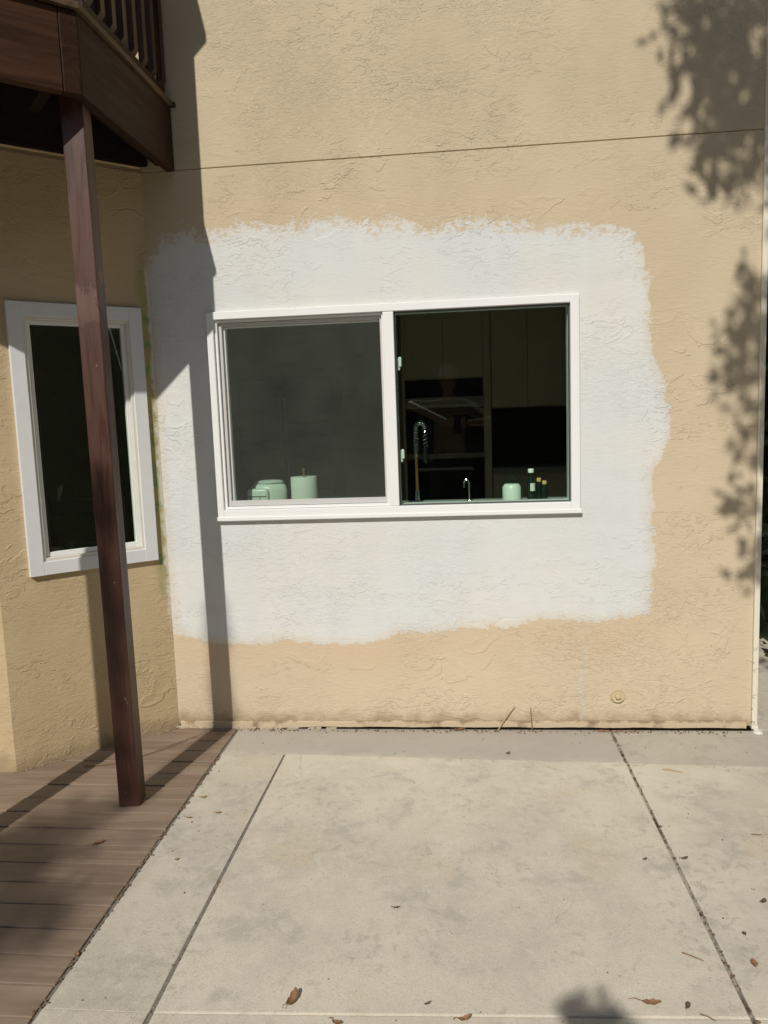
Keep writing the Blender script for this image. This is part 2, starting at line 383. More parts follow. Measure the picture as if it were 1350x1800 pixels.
M_WALL = wall_material(); M_BAY = bay_material()
M_WHITE = simple('white_vinyl', (.83, .84, .83), .38, var=.03, scale=9)
M_TRIM = simple('white_trim_paint', (.74, .755, .76), .5, var=.05, scale=14, bump=.0006)
M_CASING = simple('cream_vinyl_casing', (.72, .70, .62), .4, var=.04, scale=12)
M_SCRFRAME = simple('grey_screen_frame', (.56, .555, .54), .45, var=.05)
M_GASKET = simple('dark_gasket', (.10, .10, .10), .6)
M_GLASS = glass_material('tinted_window_glass', (.905, .978, .930))
M_GLASS2 = glass_material('sash_window_glass', (.905, .978, .930))
M_SCREEN = screen_material()
BAY_A = math.radians(42)
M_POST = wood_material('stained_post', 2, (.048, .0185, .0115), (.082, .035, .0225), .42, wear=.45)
M_FASX = wood_material('stained_fascia', 0, (.036, .0155, .0065), (.064, .028, .0115), .5, scale=.8, wear=.3, rz=-BAY_A, spec=.25)
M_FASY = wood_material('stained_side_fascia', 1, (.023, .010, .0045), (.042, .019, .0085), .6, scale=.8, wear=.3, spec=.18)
M_RAIL = wood_material('stained_rail', 2, (.034, .0155, .0065), (.070, .035, .014), .5)
M_NOSE = wood_material('weathered_nosing', 0, (.065, .036, .017), (.12, .072, .034), .6, rz=.75)
M_JOIST = wood_material('dark_joist', 1, (.016, .011, .008), (.028, .019, .012), .9, spec=.08)  # near black colour stands in for the deep shade under the balcony
M_DECK = wood_material('deck_plank', 0, (.200, .145, .104), (.280, .212, .156), .62, scale=.5)
M_CONC = concrete_material('concrete', 1.12); M_CONC2 = concrete_material('concrete_wall_strip', 1.0, .40)
M_CONC3 = concrete_material('concrete_left_strip', 1.04, .10, True)
M_SOIL = simple('dark_soil', (.06, .048, .036), .95, var=.4, scale=40, bump=.004)

# =================================================================== SETTING
# ground far below slabs, joint dirt
k = NB('ground_dirt'); k.set(k.mix(k.noise(3, 5), (.20, .17, .13), (.30, .26, .20)), .95, .2); M_GROUND = k.m
g = MB(); g.box(-60, 60, -60, 60, -.30, -.12).build('ground', M_GROUND); tag(bpy.data.objects['ground'], kind='structure')

k = NB('joint_filler'); x, y, z = k.xyz()
nn = k.noise(22, 4, .65); n3 = k.noise(5, 2)
k.set(k.mix(k.m_('MULTIPLY', k.rng(nn, .46, .56), k.rng(n3, .35, .6)), (.34, .325, .27), (.065, .05, .036)), .95, .2)
k.bump(nn, 1, .006); M_FILL = k.m
# patio
patio = empty('patio'); tag(patio, kind='structure')
YF = -1.685; YS = -.272
P = lambda pts, m, z=0.0, bev=.0035: MB().prism(pts, -.09, z, bev).build('slab', m, patio)
P([(.036, .0), (.036, YF+.002), (.3010, YF+.002), (.3010, YS-.0), (1.6965, YS-.058), (1.6965, 0)], M_CONC3, -.0015)
P([(.3130, YS-.0015), (.3130, YF+.002), (1.6965, YF+.06), (1.6965, YS-.0595)], M_CONC, .0015)
P([(1.7075, 0), (1.7075, YS-.058), (4.2, YS-.16), (4.2, 0)], M_CONC2, -.002)
P([(1.7075, YS-.0595), (1.7075, YF+.06), (4.2, YF+.10), (4.2, YS-.1615)], M_CONC, .0)
P([(.036, YF+.0008), (.036, -7), (.3010, -7), (.3010, YF+.0008)], M_CONC, .001)
P([(.3130, YF+.0008), (.3130, -7), (1.6965, -7), (1.6965, YF+.057)], M_CONC, .0)
P([(1.7075, YF+.057), (1.7075, -7), (4.2, -7), (4.2, YF+.097)], M_CONC, .001)
P([(2.34, .002), (4.2, .002), (4.2, 7), (2.34, 7)], M_CONC, -.004)
P([(4.21, -7), (9, -7), (9, 7), (4.21, 7)], M_CONC, -.006)
MB().box(.02, .5, -7, -.001, -.085, -.0045).build('joint_filler', simple('grey_joint_filler', (.20, .185, .155), .95, var=.5, scale=45, bump=.003), patio)
MB().box(.501, 1.72, -7, -.001, -.085, -.0075).build('joint_filler', M_FILL, patio)
# deck
deck = empty('deck'); tag(deck, 'brown composite plank deck flush with the concrete, under the balcony', 'deck')
PITCHY = .1046; y = -.775 + PITCHY*9
i = 0; me0 = None
while y > -4.2:
    y0, y1 = y - PITCHY + .0032, y - .0032
    if y1 > .25: y -= PITCHY; continue
    jx = rnd.uniform(-.002, .002); jz = rnd.uniform(-.0012, .0012)
    b = MB(); b.box(-3.2, .026, -(PITCHY-.006)/2, (PITCHY-.006)/2, -.024, .0, bevel=.0022, seg=2)
    if me0 is None:
        o = b.build('plank', M_DECK, deck); me0 = o.data
    else:
        b.bm.free(); o = bpy.data.objects.new('plank', me0); C.objects.link(o); o.parent = deck
    o.location = (jx, (y0+y1)/2, .002+jz); y -= PITCHY; i += 1
MB().box(-3.2, .018, -4.2, .2, -.09, -.045).build('deck_frame', M_SOIL, deck)

# =================================================================== HOUSE
house = empty('house'); tag(house, 'tan stucco house wall with white primer patch round a window and an angled bay', 'house')
W, ZB, ZT = 1.575, .968, 1.868
P0 = Vector((-.25, 0, 0)); BA = math.radians(42)
TD = Vector((-math.cos(BA), -math.sin(BA), 0)); ND = Vector((math.sin(BA), -math.cos(BA), 0))
BL = .695; P1 = P0 + TD*BL
ZG = 2.463                       # groove height
def panel(name, us, zs, hole, groove, fn, thick, m, parent):
    """wall panel: grid in (u,z) with one opening and a recessed groove; fn(u, depth, z) gives the place"""
    bm = bmesh.new(); V = {}
    for a, u in enumerate(us):
        for c, z in enumerate(zs):
            V[a, c] = (u, .007 if abs(z-groove) < 1e-6 else 0.0, z)
    F = []
    for d in (0, 1):
        for (a, c), (u, dep, z) in V.items(): F.append(((a, c, d), bm.verts.new(fn(u, dep if d == 0 else thick, z))))
    B = dict(F)
    def solid(a, c):
        if a < 0 or c < 0 or a >= len(us)-1 or c >= len(zs)-1: return False
        if hole is None: return True
        um, zm = (us[a]+us[a+1])/2, (zs[c]+zs[c+1])/2
        return not (hole[0] < um < hole[1] and hole[2] < zm < hole[3])
    for a in range(len(us)-1):
        for c in range(len(zs)-1):
            if not solid(a, c): continue
            bm.faces.new((B[a,c,0], B[a+1,c,0], B[a+1,c+1,0], B[a,c+1,0]))
            bm.faces.new((B[a,c,1], B[a,c+1,1], B[a+1,c+1,1], B[a+1,c,1]))
            for (da, dc, e0, e1) in ((-1,0,(a,c),(a,c+1)), (1,0,(a+1,c),(a+1,c+1)), (0,-1,(a,c),(a+1,c)), (0,1,(a,c+1),(a+1,c+1))):
                if not solid(a+da, c+dc):
                    bm.faces.new((B[*e0,0], B[*e1,0], B[*e1,1], B[*e0,1]))
    q = MB(); q.bm.free(); q.bm = bm
    return q.build(name, m, parent)
ZS = [.020, ZB+.012, ZT-.012, ZG-.0028, ZG, ZG+.0028, 5.4]
# groove tilts slightly in the photograph's lens only; it is level here
wall = panel('wall', [-.25, .012, W-.012, 2.290], ZS, (.012, W-.012, ZB+.012, ZT-.012), ZG, lambda u, d, z: (u, d, z), .15, M_WALL, house)
wall['label'] = 'tan stucco wall with rough white primer patch'
BW = (.062, .566, .815, 1.880)   # small window opening (u0,u1,z0,z1)
bay = panel('bay_wall', [.0, BW[0], BW[1], BL], [-.03, BW[2], BW[3], ZG-.0028, ZG+.015, ZG+.015+.0028+.0028, 5.4], BW, ZG+.015,
            lambda u, d, z: (P0 + TD*u - ND*d) + Vector((0, 0, z)), .13, M_BAY, house)
bay['label'] = 'angled bay wall, darker tan stucco with greenish paint smears'
panel('bay_wall', [0, 1.9], [-.03, ZG-.0028, ZG+.015, ZG+.022, 5.4], None, ZG+.015, lambda u, d, z: (P1.x-u, P1.y+d, z), .13, M_BAY, house)
M_SIDE = simple('side_stucco', (.56, .44, .26), .9, bump=.003)
MB().box(2.16, 2.288, .152, 6.0, -.02, 5.4).build('side_wall', M_SIDE, house)
MB().box(-.24, 2.27, .024, .14, -.05, .0192).build('foundation', simple('foundation_concrete', (.19, .165, .13), .95, var=.3, scale=20, bump=.004), house)
MB().box(-.275, -.236, .012, .12, .0, 5.39).build('corner_bead', M_BAY, house)
# weep screed: thin metal lip running along the foot, wedge gap under it
k = NB('screed_metal'); nn = k.noise(14, 4, .6)
k.set(k.mix(k.rng(k.m_('ADD', nn, k.m_('MULTIPLY', k.rng(k.xyz()[2], .026, .044), .22)), .50, .74), (.55, .45, .31), (.27, .20, .125)), .7, .3); M_SCREED = k.m
b = MB()
prev = None
for q in range(150):
    f = q/149; x0 = -.24 + 2.51*f
    zl = -.004 + .0115*min(1, max(0, (x0-.02)/.4)) + .003*f + .0012*math.sin(q*.37)+rnd.uniform(-.0006, .0006); zt = .033 + .011*f + .0012*math.sin(q*.23+1)+rnd.uniform(-.0005, .0005)
    d = .0075+.0006*math.sin(q*.6)+rnd.uniform(-.0003, .0003)
    row = [b.bm.verts.new(p) for p in ((x0, .004, zt), (x0, -d+.003, zt), (x0, -d, zt-.003), (x0, -d, zl+.002), (x0, -d+.003, zl), (x0, .02, zl), (x0, .02, zt))]
    if prev:
        for c in range(7): b.bm.faces.new((prev[c], prev[(c+1) % 7], row[(c+1) % 7], row[c]))
    prev = row
b.build('weep_screed', M_SCREED, house)
# crumbling mortar along the left foot of the wall and the bay
M_MORTAR = simple('crumbly_mortar', (.46, .39, .29), .95, var=.25, scale=60, bump=.004)
b = MB()
for q in range(70):
    x = -.25 + .75*rnd.random()**1.6; s = rnd.uniform(.003, .010)*(1-.5*max(0, x))
    b.box(x-s*1.8, x+s*1.8, -.013+rnd.uniform(-.004, .003), .004, -.004, s*1.1, bevel=s*.3)
o = b.build('mortar_crumbs', M_MORTAR, house); o['kind'] = 'stuff'; b = MB()
for q in range(120):
    u = rnd.uniform(.0, BL+.02); s = rnd.uniform(.002, .0075); p = P0 + TD*u + ND*rnd.uniform(.0, .010)
    b.box(-s*1.7, s*1.7, -s, s, -.004, s*1.0, bevel=s*.3, mat=Matrix.Translation(p) @ Matrix.Rotation(BA+rnd.uniform(-.3, .3), 4, 'Z'))
o = b.build('bay_foot_crumbs', simple('dirty_mortar', (.26, .20, .13), .95, var=.5, scale=60, bump=.004), house); o['kind'] = 'stuff'
# corner trim
k = NB('peeling_trim_paint'); x, y, z = k.xyz()
pe = k.m_('MULTIPLY', k.rng(k.noise(38, 3, .6, .6), .60, .63), k.rng(z, .55, .1))
k.set(k.mix(pe, (.74, .70, .58), (.36, .34, .31)), .6, .3); k.bump(k.noise(30, 3), .5, .001)
MB().box(2.2905, 2.313, -.014, .12, .028, 5.4, bevel=.003, seg=2).build('corner_trim', k.m, house)['label'] = 'narrow cream corner trim with chipped paint'
b = MB(); b.box(2.2885, 2.3165, -.018, .10, .012, .0275, bevel=.002)
b.lathe([(0, -.03), (.021, -.03), (.0215, .0), (.018, .004), (.018, .012), (0, .013)], 16, (2.313, -.020, 0))
b.box(2.300, 2.326, -.040, -.004, -.02, .004, bevel=.003)
b.build('trim_foot', M_CASING, house)
# pipe plug
b = MB(); Rm = Matrix.Translation((1.731, -.0, .156)) @ Matrix.Rotation(math.pi/2, 4, 'X')
b.lathe([(0, .0), (.030, .0), (.030, .010), (.0285, .0125), (.0255, .0125), (.0245, .009), (0, .009)], 28, mat=Rm)
b.box(-.0105, .0105, -.0105, .0105, .009, .022, bevel=.0025, mat=Rm @ Matrix.Rotation(.5, 4, 'Z'))
b.build('pipe_plug', simple('painted_metal', (.58, .47, .30), .6, var=.2, scale=60, bump=.0006), house, smooth=True)

# ---- sliding window
def frame_box(b, x0, x1, z0, z1, wl, wr, wt, wb, y0, y1, bev=.003):
    b.box(x0, x0+wl, y0, y1, z0, z1, bevel=bev, seg=2); b.box(x1-wr, x1, y0, y1, z0, z1, bevel=bev, seg=2)
    b.box(x0+wl-.001, x1-wr+.001, y0+.0006, y1-.001, z1-wt, z1-.0006, bevel=bev*.6); b.box(x0+wl-.001, x1-wr+.001, y0+.0006, y1-.001, z0+.0006, z0+wb, bevel=bev*.6)
b = MB(); frame_box(b, 0, W, ZB, ZT, .030, .038, .034, .043, -.020, .10, .004)
win = b.build('sliding_window', M_WHITE, house)
win['label'] = 'white two pane sliding window, insect screen on one side'
b = MB(); b.box(-.004, W+.006, -.026, -.0195, ZB-.006, ZB+.014, bevel=.004, seg=3); b.build('sill', M_WHITE, win)
b = MB(); b.box(.7625, .808, -.017, .095, ZB+.0435, ZT-.0345, bevel=.003, seg=2); b.build('mullion', M_WHITE, win)
# left light: nested tracks
b = MB(); frame_box(b, .0305, .762, ZB+.0435, ZT-.0345, .012, .006, .010, .012, -.004, .055, .0015)
b.build('track', M_WHITE, win)
b = MB(); frame_box(b, .0445, .7555, 1.0245-.0, 1.8225, .013, .009, .014, .0245, .012, .024, .0015)
o = b.build('screen_frame', M_SCRFRAME, win)
b = MB(); b.box(.0580, .7460, .0175, .0183, 1.0495, 1.8080); scr = b.build('insect_screen', M_SCREEN, win)
b = MB(); frame_box(b, .0445, .7610, 1.0245, 1.8225, .022, .014, .020, .020, .030, .060, .002)
b.build('sash', M_WHITE, win)
b = MB(); b.box(.0660, .7475, .044, .048, 1.0440, 1.8030); b.build('glass_pane', M_GLASS2, win)
# right light: fixed glass
b = MB(); frame_box(b, .808, 1.537, 1.0115, 1.8335, .0035, .004, .004, .0035, -.002, .03, .001)
b.build('gasket', M_GASKET, win)
b = MB(); b.box(.8105, 1.5355, .006, .012, 1.0135, 1.8320); b.build('glass_pane', M_GLASS, win)
b = MB(); frame_box(b, .8090, 1.5385, 1.0115, 1.8345, .002, .006, .003, .004, .034, .085, .0008)
b.build('inner_frame', M_WHITE, win)
for zc in (1.618, 1.223):
    b = MB(); b.box(.8120, .8260, .036, .052, zc-.026, zc+.026, bevel=.004, seg=2); b.box(.8190, .8330, .030, .044, zc-.012, zc+.030, bevel=.004, seg=2)
    b.build('latch', M_WHITE, win)

# ---- small window in the bay (local u,z frame)
BM = Matrix(((TD.x, -ND.x, 0, P0.x), (TD.y, -ND.y, 0, P0.y), (0, 0, 1, 0), (0, 0, 0, 1)))   # (u, inward depth, z)
def bayframe(b, u0, u1, z0, z1, t, y0, y1, bev, wb=None):
    wb = wb or t
    for bx in ((u0, u0+t, y0, y1, z0, z1), (u1-t, u1, y0, y1, z0, z1)): b.box(*bx, bevel=bev, mat=BM)
    b.box(u0+t-.001, u1-t+.001, y0+.0006, y1-.001, z1-t, z1-.0006, bevel=bev, mat=BM); b.box(u0+t-.001, u1-t+.001, y0+.0006, y1-.001, z0+.0006, z0+wb, bevel=bev, mat=BM)
b = MB(); bayframe(b, .048, .580, .799, 1.896, .056, -.020, .006, .002)
bw = b.build('fixed_window', M_TRIM, house); bw['label'] = 'narrow window with wide white trim in the angled bay wall'
b = MB(); bayframe(b, .102, .526, .853, 1.842, .014, -.012, .020, .002, .016); b.build('casing', M_CASING, bw)
b = MB(); bayframe(b, .1155, .5125, .8685, 1.8285, .018, .004, .03, .002, .02); b.build('sash', M_WHITE, bw)
b = MB(); b.box(.132, .496, .014, .018, .887, 1.812, mat=BM); b.build('glass_pane', M_GLASS, bw)

# dark door on the bay's upper storey, added to darken the baluster gaps
M_DARKFRAME = simple('dark_bronze', (.035, .028, .022), .5)
b = MB(); bayframe(b, .004, .69, 2.745, 4.75, .035, -.015, .01, .003)
bd = b.build('added_dark_door', M_DARKFRAME, house); b = MB(); b.box(.0385, .6555, -.006, -.002, 2.779, 4.716, mat=BM)
b.build('glass_pane', simple('added_door_black', (.008, .008, .008), .6, spec=.08), bd)

# =================================================================== BALCONY
bal = empty('balcony', (0, 0, 0)); tag(bal, 'dark brown stained timber balcony over the bay, standing on a slim post', 'balcony')
CC = Vector((-.113, -.778, 0)); WW = Vector((-.098, -.004, 0)); C2 = CC + TD*.70
F1D = TD; ang1 = math.atan2(-TD.y, -TD.x)
F2V = (WW-CC); L2 = F2V.length; F2D = F2V.normalized(); N2 = Vector((F2D.y, -F2D.x, 0))
ZF0, ZF1 = 2.455, 2.708
def along(o, d, n):      # matrix: x along d, y inward (-n), z up
    return Matrix(((d.x, -n.x, 0, o.x), (d.y, -n.y, 0, o.y), (0, 0, 1, 0), (0, 0, 0, 1)))
A1 = along(CC, TD, ND); A2 = along(CC, F2D, N2)
N0 = Vector((0, -1, 0)); A0 = along(C2, Vector((-1, 0, 0)), N0)
def placed(name, boxes, m, Mx, parent=bal, bev=.003):
    b = MB()
    for q in boxes: b.box(*q, bevel=bev, seg=2)
    o = b.build(name, m, parent); o.matrix_local = Mx if Mx.determinant() > 0 else Mx; return o
def placed2(name, boxes, m, Mx, parent=bal, bev=.003):
    # mirrored frames are baked so that the mesh stays right-handed
    b = MB()
    for q in boxes: b.box(*q, bevel=bev, seg=2, mat=Mx)
    return b.build(name, m, parent)
placed2('fascia', [(.058, .74, .0, .036, ZF0, ZF1)], M_FASX, A1)
placed2('corner_block', [(.0, .0565, -.0015, .036, ZF0-.001, ZF1-.001)], M_FASY, A1)
placed2('fascia', [(.001, L2-.004, .0, .036, ZF0-.0005, ZF1-.0005)], M_FASY, A2)
placed2('fascia', [(.0, 1.9, .0, .036, ZF0, ZF1)], M_FASX, A0)
# deck boards of the balcony, run along the front, cut to the outline
nose = [CC + ND*.012 + N2*.006, C2 + ND*.012 + N0*.012, Vector((-2.6, C2.y-.014, 0)), Vector((-2.6, P1.y-.006, 0)), P1 + ND*.004, P0 + Vector((.010, -.006, 0)), Vector((-.075, -.004, 0)), WW + N2*.006]
b = MB(); b.prism([(p.x, p.y) for p in nose], ZF1+.004, ZF1+.026, .004); b.build('deck_edge', M_NOSE, bal)
# joists under the deck
J = []
for q in range(5):
    s = .05 + q*.17
    J.append(s)
b = MB()
for s in J: b.box(s, s+.036, .042, .36, ZF0+.055, ZF1+.001, mat=A1)
b.build('joist', M_JOIST, bal)
b = MB(); b.box(.02, .72, .0375, .0745, ZF0+.02, ZF1+.0005, mat=A1); b.box(.05, L2-.03, .0375, .07, ZF0+.02, ZF1+.0005, mat=A2)
b.box(0, 1.9, .0375, .07, ZF0+.02, ZF1+.0005, mat=A0); b.build('beam', M_JOIST, bal)
b = MB(); b.box(-.02, .74, -.032, -.001, ZF0+.03, ZF1+.0005, mat=BM); b.build('ledger', M_JOIST, bal)
# posts
def post(name, cx, cy, rz, z0, z1, wd=.077, lean=0, m=M_POST):
    b = MB(); b.box(-wd/2, wd/2, -wd/2, wd/2, 0, z1-z0, bevel=.004, seg=2)
    for v in b.bm.verts: v.co.x += lean*v.co.z
    o = b.build(name, m, bal); o.location = (cx, cy, z0); o.rotation_euler = (0, 0, rz); return o
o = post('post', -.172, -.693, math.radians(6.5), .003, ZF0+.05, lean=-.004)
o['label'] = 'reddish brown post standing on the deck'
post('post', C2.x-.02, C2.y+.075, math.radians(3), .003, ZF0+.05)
# railing
ZR = ZF1+.027
Hc = ZR + .945
def baluster(Mx, s, parent=bal):
    b = MB()
    w2 = .0165
    b.box(s-w2, s+w2, .006, .0305, ZR+.0415, Hc-.036, bevel=.0015, mat=None)
    for v in b.bm.verts:                       # bevelled foot
        if v.co.z < ZR+.06: v.co.z += max(0, (.0305-v.co.y))*1.2
    for v in b.bm.verts: v.co = Mx @ v.co
    return b.build('baluster', M_RAIL, parent)
def rail(Mx, L, s0=.03, step=.088, end=0):
    placed2('bottom_rail', [(s0, L-end, .004, .0295, ZR+.001, ZR+.040)], M_FASY, Mx)
    placed2('top_rail', [(s0, L-end, .0315, .066, Hc-.095, Hc-.037)], M_RAIL, Mx)
    placed2('cap_rail', [(-.012, L, -.030, .095, Hc-.035, Hc)], M_RAIL, Mx)
    s = s0+.06
    while s < L-.03:
        baluster(Mx, s); s += step
rail(A2, L2, .06, .088, .045); rail(A1, .70); rail(A0, 1.8)
pc = CC - ND*.05 - N2*.035
post('rail_post', pc.x-.012, pc.y+.010, math.radians(20), ZR, Hc-.036, m=M_RAIL)
post('rail_post', WW.x-.052, WW.y-.043, math.radians(3), ZR, Hc-.036, wd=.07, m=M_FASY)

# =================================================================== KITCHEN (seen through the glass)
M_KW = simple('kitchen_paint', (.74, .71, .64), .8, var=.03)
M_KF = wood_material('kitchen_floorboards', 0, (.42, .34, .24), (.55, .45, .33), .5, scale=.5)
M_CAB = simple('cabinet_paint', (.78, .69, .53), .55, var=.03)
M_BLACKG = simple('black_oven_glass', (.012, .012, .014), .12)
M_STEEL = simple('brushed_steel', (.45, .44, .42), .33, metal=1, var=.05)
M_SPLASH = simple('dark_backsplash', (.06, .055, .05), .35)
M_STONE = simple('speckled_grey_counter', (.38, .40, .38), .35, var=.35, scale=140)
room = empty('kitchen_room'); tag(room, kind='structure')
plan = [(2.155, .155), (-.20, .155), ((P1-ND*.14).x+.02, (P1-ND*.14).y+.03), (-2.4, P1.y+.14), (-2.4, 4.25), (2.155, 4.25)]
MB().prism(plan, -.02, .02).build('kitchen_floor', M_KF, room)
b = MB(); b.prism(plan[:4] + [(-2.4, 1.5), (2.155, 1.5)], 2.40, 2.44)
b.box(-2.4, -.6, 1.5005, 2.7, 2.40, 2.44); b.box(1.9, 2.155, 1.5005, 2.7, 2.40, 2.44); b.box(-2.4, 2.155, 2.7005, 4.25, 2.40, 2.44)
b.build('kitchen_ceiling', M_KW, room)      # opening added in the middle so daylight brightens the kitchen
MB().box(-2.5, 2.155, 4.26, 4.33, .0, 2.44).build('kitchen_wall', M_KW, room)
MB().box(-2.50, -2.41, P1.y+.14, 4.255, .0, 2.44).build('kitchen_wall', M_KW, room)

t = empty('tall_oven_cabinet', (.60, 3.6, .02)); tag(t, 'tall kitchen cabinet holding the built-in oven, behind the glass', 'cabinet')
b = MB(); b.box(-.02, .002, .0, .62, 0, 2.36); b.box(.700, .765, .0, .62, 0, 2.36); b.box(.002, .700, .03, .62, 1.705, 2.36); b.box(.002, .700, .03, .62, 0, .20)
b.build('carcass', M_CAB, t)
for x0, x1 in ((.004, .347), (.353, .698)):
    b = MB(); b.box(x0, x1, .004, .029, 1.715, 2.35, bevel=.003); b.build('door', M_CAB, t)
ov = empty('wall_oven', (.603, 3.6, .24)); tag(ov, 'black built-in double oven with steel handles in tall cabinet', 'oven')
def ovp(n, z0, z1, m, y0=-.006, y1=.5, x0=.002, x1=.694):
    b = MB(); b.box(x0, x1, y0, y1, z0, z1, bevel=.003); return b.build(n, m, ov)
ovp('control_panel', 1.335, 1.472, M_BLACKG); ovp('trim_strip', 1.232, 1.333, M_STEEL, y0=-.002)
ovp('door', .835, 1.228, M_BLACKG); ovp('trim_strip', .780, .832, M_STEEL, y0=-.002); ovp('door', .02, .777, M_BLACKG)
for zh in (1.262, .690):
    b = MB(); b.box(.10, .60, -.055, -.030, zh-.012, zh+.012, bevel=.005, seg=2); b.box(.12, .135, -.032, -.003, zh-.008, zh+.008); b.box(.565, .58, -.032, -.003, zh-.008, zh+.008)
    b.build('handle', M_STEEL, ov)
uc = empty('upper_cabinet', (1.372, 3.62, 1.46)); tag(uc, 'upper kitchen cabinets with plain doors over the dark backsplash', 'cabinet')
MB().box(0, .78, .022, .4, 0, .90).build('carcass', M_CAB, uc)
for x0, x1 in ((.003, .315), (.321, .63), (.636, .778)):
    MB().box(x0, x1, .0, .0215, .004, .895, bevel=.003).build('door', M_CAB, uc)
bc = empty('back_counter', (1.372, 3.6, .02)); tag(bc, 'kitchen base cabinet with stone top under the dark backsplash', 'counter')
MB().box(0, .78, .03, .64, 0, .86).build('carcass', M_CAB, bc); MB().box(0, .78, 0, .65, .862, .90, bevel=.004).build('counter_top', M_STONE, bc)
MB().box(0, .78, .63, .655, .902, 1.438).build('backsplash', M_SPLASH, bc)
fr = empty('refrigerator', (-.92, 3.5, .02)); tag(fr, 'dark steel refrigerator seen dimly through the insect screen', 'refrigerator')
MB().box(0, .86, .05, .7, 0, 1.78, bevel=.01).build('body', simple('fridge_steel', (.12, .12, .12), .4, metal=1), fr)
for x0, x1 in ((.005, .427), (.433, .855)):
    MB().box(x0, x1, 0, .047, .62, 1.775, bevel=.008).build('door', simple('fridge_door', (.16, .16, .16), .4, metal=1), fr)
MB().box(.005, .855, 0, .047, .02, .61, bevel=.008).build('drawer', M_BLACKG, fr)
for x0 in (.395, .447): MB().box(x0, x0+.018, -.045, -.02, .8, 1.6, bevel=.006).build('handle', M_STEEL, fr)

# counter right behind the window
wc = empty('window_counter', (0, 0, 0)); tag(wc, 'grey stone kitchen counter running just behind the window sill', 'counter')
MB().box(-.15, 2.14, .155, .445, .950, .985, bevel=.003).build('counter_top', M_STONE, wc)
MB().box(-.13, 2.13, .16, .40, .022, .949).build('carcass', M_CAB, wc)
MB().box(.012, W-.012, .102, .1545, .965, .9855).build('window_stool', M_WHITE, wc)
ZC = .985
M_MINT = simple('white_enamel', (.70, .76, .70), .30, var=.03)
M_PAPER = simple('paper', (.76, .78, .72), .9, var=.03, bump=.0005)
M_BRASS = simple('brass', (.75, .50, .16), .3, metal=1)
M_CHROME = simple('chrome', (.72, .72, .70), .14, metal=1)
M_DGLASS = simple('dark_green_bottle_glass', (.010, .022, .014), .08)
M_CORK = simple('cork', (.60, .42, .16), .8, var=.2)
M_DARKLINE = simple('dark_slot', (.05, .07, .05), .6)
# rice cooker
rc = empty('rice_cooker', (.156, .30, ZC)); tag(rc, 'pale rice cooker with lid and square front panel on the window counter', 'rice cooker')
b = MB(); b.lathe([(0, .003), (.078, .003), (.086, .015), (.088, .085), (.082, .105), (.068, .115), (0, .118)], 36)
for v in b.bm.verts: v.co.y *= .85
b.build('body', M_MINT, rc, smooth=True)
b = MB(); b.box(-.082, .018, -.098, -.055, .004, .098, bevel=.012, seg=3); b.build('front_panel', M_MINT, rc, smooth=True)
b = MB(); b.box(-.074, .010, -.0995, -.0975, .060, .064); b.box(-.066, -.063, -.0995, -.0975, .042, .0595); b.box(-.021, -.018, -.0995, -.0975, .042, .0595); b.build('slot', M_DARKLINE, rc)
b = MB(); b.lathe([(0, .115), (.060, .117), (.064, .123), (.050, .130), (0, .133)], 30, (.008, 0, 0)); b.build('lid', M_MINT, rc, smooth=True)
b = MB(); b.box(-.062, -.028, -.02, .02, .121, .127, bevel=.002); b.build('handle', M_MINT, rc)
# paper towel
pt = empty('paper_towel_holder', (.328, .30, ZC)); tag(pt, 'roll of paper towels on a brass tipped stand beside the rice cooker', 'paper towels')
b = MB(); b.lathe([(.0, .0), (.070, .0), (.070, .008), (0, .009)], 32); b.build('base', M_BRASS, pt, smooth=True)
b = MB(); b.lathe([(.020, .0095), (.0615, .0095), (.0625, .012), (.0625, .140), (.0615, .1425), (.021, .1425), (.020, .0095)], 40); b.build('paper_roll', M_PAPER, pt, smooth=True)
b = MB(); b.lathe([(0, .009), (.005, .009), (.005, .170), (.0075, .172), (.0075, .182), (0, .186)], 14); b.build('rod', M_BRASS, pt, smooth=True)
# jar
jr = empty('storage_jar', (1.310, .30, ZC)); tag(jr, 'squat pale jar with a clear knobbed lid on the window counter', 'jar')
b = MB(); b.lathe([(0, .001), (.038, .001), (.043, .006), (.043, .066), (.036, .078), (.032, .082), (0, .083)], 32); b.build('body', M_MINT, jr, smooth=True)
M_CLEAR = glass_material('clear_jar_glass', (.80, .90, .84))
b = MB(); b.lathe([(.030, .0835), (.032, .085), (.032, .100), (.024, .106), (.008, .108), (.0085, .112), (.011, .118), (.006, .124), (0, .125)], 28); b.build('lid', M_CLEAR, jr, smooth=True)
# bottles
def bottle(x, y, h, r, cap, capm, label, lab=False):
    t = empty('bottle', (x, y, ZC)); tag(t, label, 'bottle', 'small bottles on the window counter')
    b = MB(); b.lathe([(0, .001), (r*.9, .001), (r, .006), (r, h*.58), (r*.62, h*.72), (r*.50, h*.80), (r*.50, h-cap), (0, h-cap+.001)], 24); b.build('body', M_DGLASS, t, smooth=True)
    b = MB(); b.lathe([(0, h-cap), (r*.72, h-cap), (r*.74, h-.002), (r*.66, h), (0, h)], 20); b.build('cap', capm, t, smooth=True)
    if lab:
        b = MB(); b.lathe([(r+.0006, h*.32), (r+.0006, h*.56)], 24)
        fs = [f for f in b.bm.faces if not (-.2 < math.atan2(f.calc_center_median().y, f.calc_center_median().x)+math.pi/2 < 1.4)]
        bmesh.ops.delete(b.bm, geom=fs, context='FACES'); b.build('label_sticker', M_PAPER, t)
bottle(1.398, .29, .150, .0185, .018, M_WHITE, 'tallest dark bottle with white cap and paper label', True)
bottle(1.437, .32, .104, .0140, .017, M_CORK, 'dark bottle with tan cork, middle of three behind the glass')
